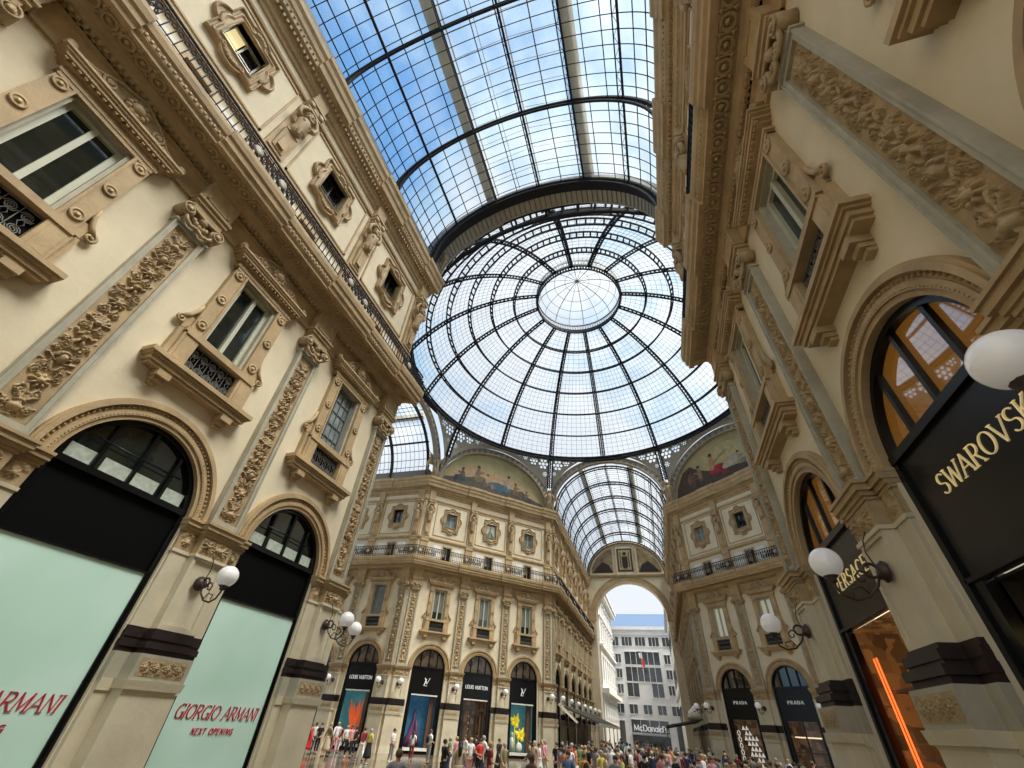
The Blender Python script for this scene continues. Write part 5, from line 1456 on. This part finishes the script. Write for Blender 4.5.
def make_person(pose, dress=False, hair='short', bag=False, fine=0):
    """faces -y, feet on z=0, 1.70 m"""
    t = thing('person', 'x', 'person')
    step = {'stand': .06, 'walk': .30, 'photo': .08, 'walk2': .22}[pose]
    pel = (0, 0, .94)
    V = [pel, (0, -.01, 1.12), (0, -.01, 1.32), (0, .0, 1.44), (0, -.01, 1.50), (0, -.02, 1.575), (0, -.03, 1.66)]
    Rr = [(.145, .11), (.125, .095), (.15, .105), (.11, .08), (.052, .055), (.078, .092), (.07, .085)]
    E_ = [(0, 1), (1, 2), (2, 3), (3, 4), (4, 5), (5, 6)]
    joints = {}
    for s in (-1, 1):
        sw = step * s
        i0 = len(V)
        V += [(s * .10, 0, .86), (s * .105, -sw * .35 - .02, .48), (s * .105, -sw * .75 + (.03 if sw < 0 else 0), .08), (s * .115, -sw * .75 - .13, .03)]
        Rr += [(.092, .092), (.058, .06), (.042, .045), (.04, .028)]
        E_ += [(0, i0), (i0, i0 + 1), (i0 + 1, i0 + 2), (i0 + 2, i0 + 3)]
        j0 = len(V)
        if pose == 'photo' : arm = [(s * .19, 0, 1.40), (s * .26, -.08, 1.15), (s * .08, -.30, 1.33)]
        elif pose == 'walk' or pose == 'walk2': arm = [(s * .19, 0, 1.40), (s * .25, .02 + sw * .35, 1.13), (s * .24, -.06 + sw * .8, .90)]
        else: arm = [(s * .19, 0, 1.40), (s * .25, .02, 1.12), (s * .24, -.07, .87)] if s > 0 else [(s * .19, 0, 1.40), (s * .26, .02, 1.13), (s * .16, -.22, 1.08)]
        V += arm; Rr += [(.062, .062), (.042, .042), (.03, .028)]
        E_ += [(3, j0), (j0, j0 + 1), (j0 + 1, j0 + 2)]
        # palm and five fingers
        el, wr = Vector(arm[1]), Vector(arm[2]); dr = (wr - el).normalized(); side = dr.cross(Vector((s, 0, 0))).normalized()
        if side.length < .1: side = Vector((0, 1, 0))
        pm = wr + dr * .055; ip = len(V); V.append(tuple(pm)); Rr.append((.034, .022)); E_.append((j0 + 2, ip))
        curl = Vector((-s, 0, 0)) * .018
        for q in range(4):
            b0 = pm + dr * .03 + side * (.016 * (q - 1.5)) * 1.6; L = (.058, .072, .076, .064)[q]
            k0 = len(V); V += [tuple(b0 + dr * L * .55 + curl * .3), tuple(b0 + dr * L + curl)]; Rr += [(.009, .009), (.007, .007)]; E_ += [(ip, k0), (k0, k0 + 1)]
        th_ = pm - dr * .01 + side * .045; k0 = len(V); V += [tuple(th_), tuple(th_ + dr * .035 + side * .008)]; Rr += [(.011, .011), (.008, .008)]; E_ += [(ip, k0), (k0, k0 + 1)]
        joints[s] = (arm, V[i0:i0 + 4])
    me = skin_mesh('body', V, E_, Rr); me.materials.append(SKIN[0])
    bo = bpy.data.objects.new('body', me); COL.objects.link(bo); bo.parent = t
    # face
    fc = MB(); fc.ell((0, -.118, 1.60), (.016, .03, .028), 8, 6); fc.ell((-.078, -.02, 1.61), (.014, .022, .035), 8, 5); fc.ell((.078, -.02, 1.61), (.014, .022, .035), 8, 5)
    fc.obj('nose_and_ears', SKIN[0], bo)
    ey = MB(); ey.ell((-.032, -.108, 1.625), (.013, .008, .008), 8, 5); ey.ell((.032, -.108, 1.625), (.013, .008, .008), 8, 5); ey.ell((0, -.107, 1.555), (.026, .008, .007), 8, 5); ey.obj('eyes_and_mouth', CM['maroon'], bo)
    # hair cap
    h = MB()
    h.ell((0, .012, 1.655), (.098, .112, .10), 14, 8)
    if hair == 'long': h.tube([(0, .06, 1.66), (0, .09, 1.52), (0, .10, 1.36), (0, .10, 1.28)], [.085, .085, .07, .03], 10)
    h.obj('hair', HAIR['dark'], t)
    # top with sleeves
    TV = [(0, 0, .86), (0, -.01, 1.12), (0, -.01, 1.32), (0, 0, 1.45)]; TR = [(.178, .142), (.15, .12), (.17, .125), (.10, .085)]; TE = [(0, 1), (1, 2), (2, 3)]
    for s in (-1, 1):
        arm = joints[s][0]; a, b_, c_ = [Vector(x) for x in arm]; k0 = len(TV)
        TV += [tuple(a), tuple(a.lerp(b_, .65))]; TR += [(.078, .078), (.062, .062)]; TE += [(3, k0), (k0, k0 + 1)]
        if pose in ('photo', 'walk'): TV += [tuple(b_), tuple(b_.lerp(c_, .7))]; TR += [(.056, .056), (.044, .044)]; TE += [(k0 + 1, k0 + 2), (k0 + 2, k0 + 3)]
    me = skin_mesh('top', TV, TE, TR); me.materials.append(CM['white'])
    o = bpy.data.objects.new('top', me); COL.objects.link(o); o.parent = t
    if dress:
        d = MB(); d.lathe((0, -.01, 0), [(.26, .28), (.25, .45), (.20, .75), (.165, .98), (.155, 1.05)], 18); d.obj('skirt', CM['white'], t)
    else:
        PV = [(0, 0, 1.0)]; PR = [(.155, .12)]; PE = []
        for s in (-1, 1):
            lg = joints[s][1]; k0 = len(PV); PV += [lg[0], lg[1], (lg[2][0], lg[2][1], .13)]; PR += [(.11, .112), (.078, .08), (.062, .062)]; PE += [(0, k0), (k0, k0 + 1), (k0 + 1, k0 + 2)]
        me = skin_mesh('trousers', PV, PE, PR); me.materials.append(CM['navy'])
        o = bpy.data.objects.new('trousers', me); COL.objects.link(o); o.parent = t
    for s in (-1, 1):
        sh = MB(); a = joints[s][1][2]; sh.ell((a[0], a[1] - .06, .045), (.05, .14, .045), 8, 5); sh.obj('shoe', CM['white'], t)
    if bag:
        bg = MB(); bg.ell((0, .20, 1.22), (.15, .09, .21), 12, 8); bg.tube([(-.1, .12, 1.42), (-.11, -.13, 1.35), (-.1, -.10, 1.1)], .018, 5); bg.tube([(.1, .12, 1.42), (.11, -.13, 1.35), (.1, -.10, 1.1)], .018, 5); bg.obj('backpack', CM['black'], t)
    return t
PK = {}
LBL = {}
def pk(pose, dress, hair, bag):
    k = (pose, dress, hair, bag)
    if k not in PK: PK[k] = Kit(make_person(pose, dress, hair, bag))
    return PK[k]
def person(x, y, face, top, bottom, hairc, where, pose='stand', dress=False, hair='short', bag=False, sc=1.0, skin=0, group=None):
    o = pk(pose, dress, hair, bag).put((x, y, 0), face, None, group)
    o.scale = (sc, sc, sc)
    def setm(ob, m):
        if ob.material_slots:
            ob.material_slots[0].link = 'OBJECT'; ob.material_slots[0].material = m
    for c in o.children:
        n = c.name.split('.')[0]
        if n == 'top': setm(c, CM[top])
        elif n in ('trousers', 'skirt'): setm(c, CM[bottom])
        elif n == 'hair': setm(c, HAIR[hairc])
        elif n == 'body':
            setm(c, SKIN[skin])
            for g_ in c.children:
                if g_.name.startswith('nose'): setm(g_, SKIN[skin])
        elif n == 'backpack': setm(c, CM['black'])
        elif n == 'shoe': setm(c, CM[('white', 'black')[skin == 2 or rnd.random() < .5]])
    hd = 'bald' if hairc == 'none' else hairc + '-haired'
    o['label'] = ''
    desc = ('%s person in %s top and %s %s' % (hd, top, bottom, 'skirt' if dress else 'trousers')) if top != bottom else '%s person all in %s' % (hd, top)
    if bag: desc += ' with backpack'
    o['label'] = (desc + ' ' + where)
    if o['label'] in LBL:
        o['group'] = LBL[o['label']]['group'] = 'people ' + ' '.join(o['label'].split()[2:])[:50]
    else: LBL[o['label']] = o
    o['category'] = 'person'
    return o

PT = """313,-20.8,33.0,red,red,brown,0,walk,1,long,0
316,-21.8,34.8,white,navy,dark,0,stand,0,short,0
321,-20.9,34.2,black,black,dark,0,stand,0,short,0
331,-19.2,32.9,khaki,beige,fair,0,walk,1,short,0
338,-20.5,35.7,white,pink,fair,0,walk,0,short,0
342,-20.8,36.7,maroon,white,dark,0,stand,0,short,0
347,-19.9,36.1,white,black,grey,0,walk2,0,short,0
353,-18.0,33.8,pink,black,brown,0,walk2,0,long,0
357,-18.8,35.6,black,black,dark,0,stand,0,short,0
364,-16.2,32.5,maroon,white,brown,0,walk,0,short,0
372,-14.8,31.0,yellow,black,grey,0,stand,1,short,0
394,-14.5,33.5,white,grey,dark,0,stand,0,short,0
396,-3.4,13.3,grey,white,brown,0,photo,0,short,0
414,-14.2,35.9,white,maroon,dark,0,stand,0,long,0
430,-12.7,35.5,white,grey,brown,0,stand,0,short,1
444,-6.6,23.9,black,black,dark,0,photo,0,short,0
450,-8.7,29.6,green,navy,grey,0,stand,0,short,0
457,-9.1,31.6,pink,grey,fair,0,stand,0,short,0
461,-4.5,20.5,beige,beige,dark,0,stand,1,long,0
465,-9.3,33.6,white,denim,brown,0,walk,0,short,0
472,-6.9,28.2,white,pink,fair,0,stand,0,short,0
476,-9.0,34.8,black,black,dark,0,stand,0,short,0
480,-6.4,28.3,red,black,dark,0,stand,0,short,0
483,-7.2,31.2,white,navy,grey,0,photo,0,short,0
490,-3.7,21.9,maroon,grey,fair,0,stand,0,short,0
500,-6.9,33.4,black,black,brown,0,walk,1,short,0
480,-0.1,10.4,brown,navy,brown,0,stand,0,short,0
531,-0.6,16.5,brown,black,none,2,photo,0,short,0
539,-4.0,32.1,white,white,brown,0,stand,1,short,0
542,-4.3,34.1,pink,denim,fair,0,walk,0,long,0
557,-2.8,31.4,black,black,dark,0,stand,0,short,1
563,-1.1,24.6,orange,white,brown,0,walk2,0,short,0
569,-0.4,21.7,blue,navy,dark,0,stand,0,short,0
578,-1.7,32.6,green,khaki,dark,0,stand,0,short,0
584,-0.1,23.7,mustard,navy,brown,0,stand,0,short,1
591,-1.1,33.7,black,black,dark,0,walk,0,short,0
601,0.4,25.8,yellow,khaki,grey,0,stand,0,short,0
607,0.7,24.8,beige,beige,fair,0,stand,1,short,0
611,0.2,31.8,white,denim,grey,0,stand,0,short,0
615,1.4,21.9,grey,navy,dark,0,walk2,0,short,0
624,1.5,23.9,yellow,white,brown,0,stand,0,long,0
618,0.8,29.9,brown,brown,dark,0,stand,0,short,0
630,1.3,31.9,white,grey,dark,0,stand,0,short,0
639,1.8,31.0,maroon,black,dark,0,stand,0,short,0
646,2.4,24.0,black,navy,dark,0,photo,0,short,0
652,2.5,31.0,navy,denim,fair,0,stand,0,short,0
660,2.9,29.0,orange,beige,brown,0,walk,0,long,0
664,3.1,25.0,pink,white,brown,0,stand,1,short,0
669,3.3,24.0,light blue,white,grey,0,stand,0,short,0
677,3.8,31.0,grey,black,dark,0,stand,0,short,0
687,4.3,34.0,navy,navy,dark,0,stand,0,short,0
694,4.4,26.0,black,black,dark,0,photo,0,short,0
704,5.0,30.0,white,orange,fair,0,walk,0,short,0
712,5.2,26.9,pink,denim,brown,0,stand,0,long,0
719,5.9,31.9,green,grey,dark,0,stand,0,short,0
731,5.9,25.9,red,white,brown,0,stand,0,short,0
742,6.2,24.9,white,pink,dark,0,walk2,0,short,0
748,6.9,28.8,black,black,dark,0,stand,0,short,0
756,6.8,25.8,light blue,denim,grey,0,photo,0,short,0
763,6.9,24.8,white,white,fair,0,stand,1,short,0
769,7.9,29.7,grey,navy,none,2,stand,0,short,0
779,8.0,27.6,pink,grey,brown,0,walk,0,short,0
792,7.6,22.6,brown,black,dark,0,stand,0,short,1
806,8.2,23.5,white,khaki,fair,0,stand,0,long,0
817,8.8,24.4,blue,navy,dark,0,photo,0,short,0
829,8.9,23.4,maroon,brown,dark,0,stand,0,short,0"""
def zone(px):
    for lim, s in ((380, 'outside the left arm'), (440, 'before the blue display'), (505, 'before the lettered doorway'), (555, 'before the yellow display'), (600, 'beside the dark left awning'), (690, 'below the end arch'), (735, 'left of the triangle display')):
        if px < lim: return s
    return 'before the black-signed right shops'
for ln in PT.split('\n'):
    q = ln.split(','); px = float(q[0])
    face = rnd.uniform(0, 2 * PI) if q[7] != 'photo' else rnd.choice((PI, PI * .8, PI * 1.2))
    person(float(q[1]), float(q[2]), face, q[3], q[4], q[5], zone(px), q[7], q[8] == '1', q[9], q[10] == '1', rnd.uniform(.94, 1.05), int(q[6]))
# the far crowd that fills the mouth of the far arm
POS = [(float(l.split(',')[1]), float(l.split(',')[2])) for l in PT.split('\n')]
tops = list(CL); seen = set(); k = 0
while k < 105:
    y = 26 + 52 * rnd.random() ** 1.3; x = rnd.uniform(-6.0, 6.4) if y > 52 else rnd.uniform(-4.5, 11.0)
    if y > 54 and (-7.2 < x < -2.9 or 3.2 < x < 7.2): continue
    tp, bt, hr = rnd.choice(tops + ['black', 'white', 'grey', 'navy', 'brown', 'beige'] * 2), rnd.choice(['navy', 'black', 'denim', 'white', 'grey', 'beige', 'khaki']), rnd.choice(['dark', 'brown', 'fair', 'grey', 'dark'])
    wh = 'in crowd ' + ('just past the dome' if y < 54 else 'between the awnings' if y < 68 else 'near the end arch')
    if (tp, bt, hr, wh) in seen or min((x - a_) ** 2 + (y - b_) ** 2 for a_, b_ in POS) < .36: continue
    POS.append((x, y))
    seen.add((tp, bt, hr, wh)); k += 1
    ps = rnd.choice(['stand', 'walk']); dr = rnd.random() < .2
    person(x, y, rnd.uniform(0, 6.28), tp, bt, hr, wh, 'stand' if dr else ps, dr, 'short', False, rnd.uniform(.93, 1.06), 0)
SKY,SUN,SUNANG,SUNDIR,EXPO=1.0,8.6,30,(.55,-.12,1),0.0
# ------------------------------------------------------------------ sky and sun
w = bpy.data.worlds.new('sky'); SC.world = w; w.use_nodes = True; nt = w.node_tree
bg = nt.nodes['Background']
tc = nt.nodes.new('ShaderNodeTexCoord')
mp = nt.nodes.new('ShaderNodeMapping'); mp.inputs['Scale'].default_value = (1, 1, 1.6)
n = nt.nodes.new('ShaderNodeTexNoise'); n.inputs['Scale'].default_value = 1.7; n.inputs['Detail'].default_value = 7; n.inputs['Roughness'].default_value = .55
nt.links.new(tc.outputs['Generated'], mp.inputs[0]); nt.links.new(mp.outputs[0], n.inputs['Vector'])
dt = nt.nodes.new('ShaderNodeVectorMath'); dt.operation = 'DOT_PRODUCT'; dt.inputs[1].default_value = Vector((-.72, .05, .69)).normalized()
nt.links.new(tc.outputs['Generated'], dt.inputs[0])
mr = nt.nodes.new('ShaderNodeMapRange'); mr.inputs['From Min'].default_value = .76; mr.inputs['From Max'].default_value = 1.0; mr.inputs['To Min'].default_value = .0; mr.inputs['To Max'].default_value = .22
nt.links.new(dt.outputs['Value'], mr.inputs['Value'])
sb = nt.nodes.new('ShaderNodeMath'); sb.operation = 'SUBTRACT'; nt.links.new(n.outputs['Fac'], sb.inputs[0]); nt.links.new(mr.outputs[0], sb.inputs[1])
r = nt.nodes.new('ShaderNodeValToRGB')
r.color_ramp.elements[0].position = .33; r.color_ramp.elements[0].color = (.16, .42, .85, 1)
r.color_ramp.elements[1].position = .53; r.color_ramp.elements[1].color = (.88, .93, 1.0, 1)
e = r.color_ramp.elements.new(.42); e.color = (.50, .74, .98, 1)
nt.links.new(sb.outputs[0], r.inputs['Fac']); nt.links.new(r.outputs[0], bg.inputs['Color'])
bg.inputs['Strength'].default_value = SKY
sd = bpy.data.lights.new('sun', 'SUN'); sd.energy = SUN; sd.angle = math.radians(SUNANG); sd.color = (1, .96, .87)
so = bpy.data.objects.new('sun', sd); COL.objects.link(so)
dv = -Vector(SUNDIR).normalized(); so.rotation_euler = dv.to_track_quat('-Z', 'Y').to_euler()
# ------------------------------------------------------------------ camera
f_, a, b_, c_ = 414.65, -.32741, .68733, .07413
ca, sa, cb, sb_, cc, sc_ = math.cos(a), math.sin(a), math.cos(b_), math.sin(b_), math.cos(c_), math.sin(c_)
F = Vector((sa * cb, ca * cb, sb_)); R0 = Vector((ca, -sa, 0)); U0 = R0.cross(F)
Rr_ = R0 * cc + U0 * sc_; Uu = -R0 * sc_ + U0 * cc
cd = bpy.data.cameras.new('camera'); cam = bpy.data.objects.new('camera', cd); COL.objects.link(cam)
mw = Matrix((Rr_, Uu, -F)).transposed().to_4x4(); mw.translation = Vector((3.4936, 0, 2.377)); cam.matrix_world = mw
cd.sensor_fit = 'HORIZONTAL'; cd.sensor_width = 36; cd.lens = f_ / 1024 * 36; cd.clip_start = .05; cd.clip_end = 500
SC.camera = cam
vs_ = SC.view_settings; vs_.view_transform = 'Standard'; vs_.look = 'None'; vs_.gamma = 1; vs_.use_curve_mapping = False; vs_.exposure = EXPO
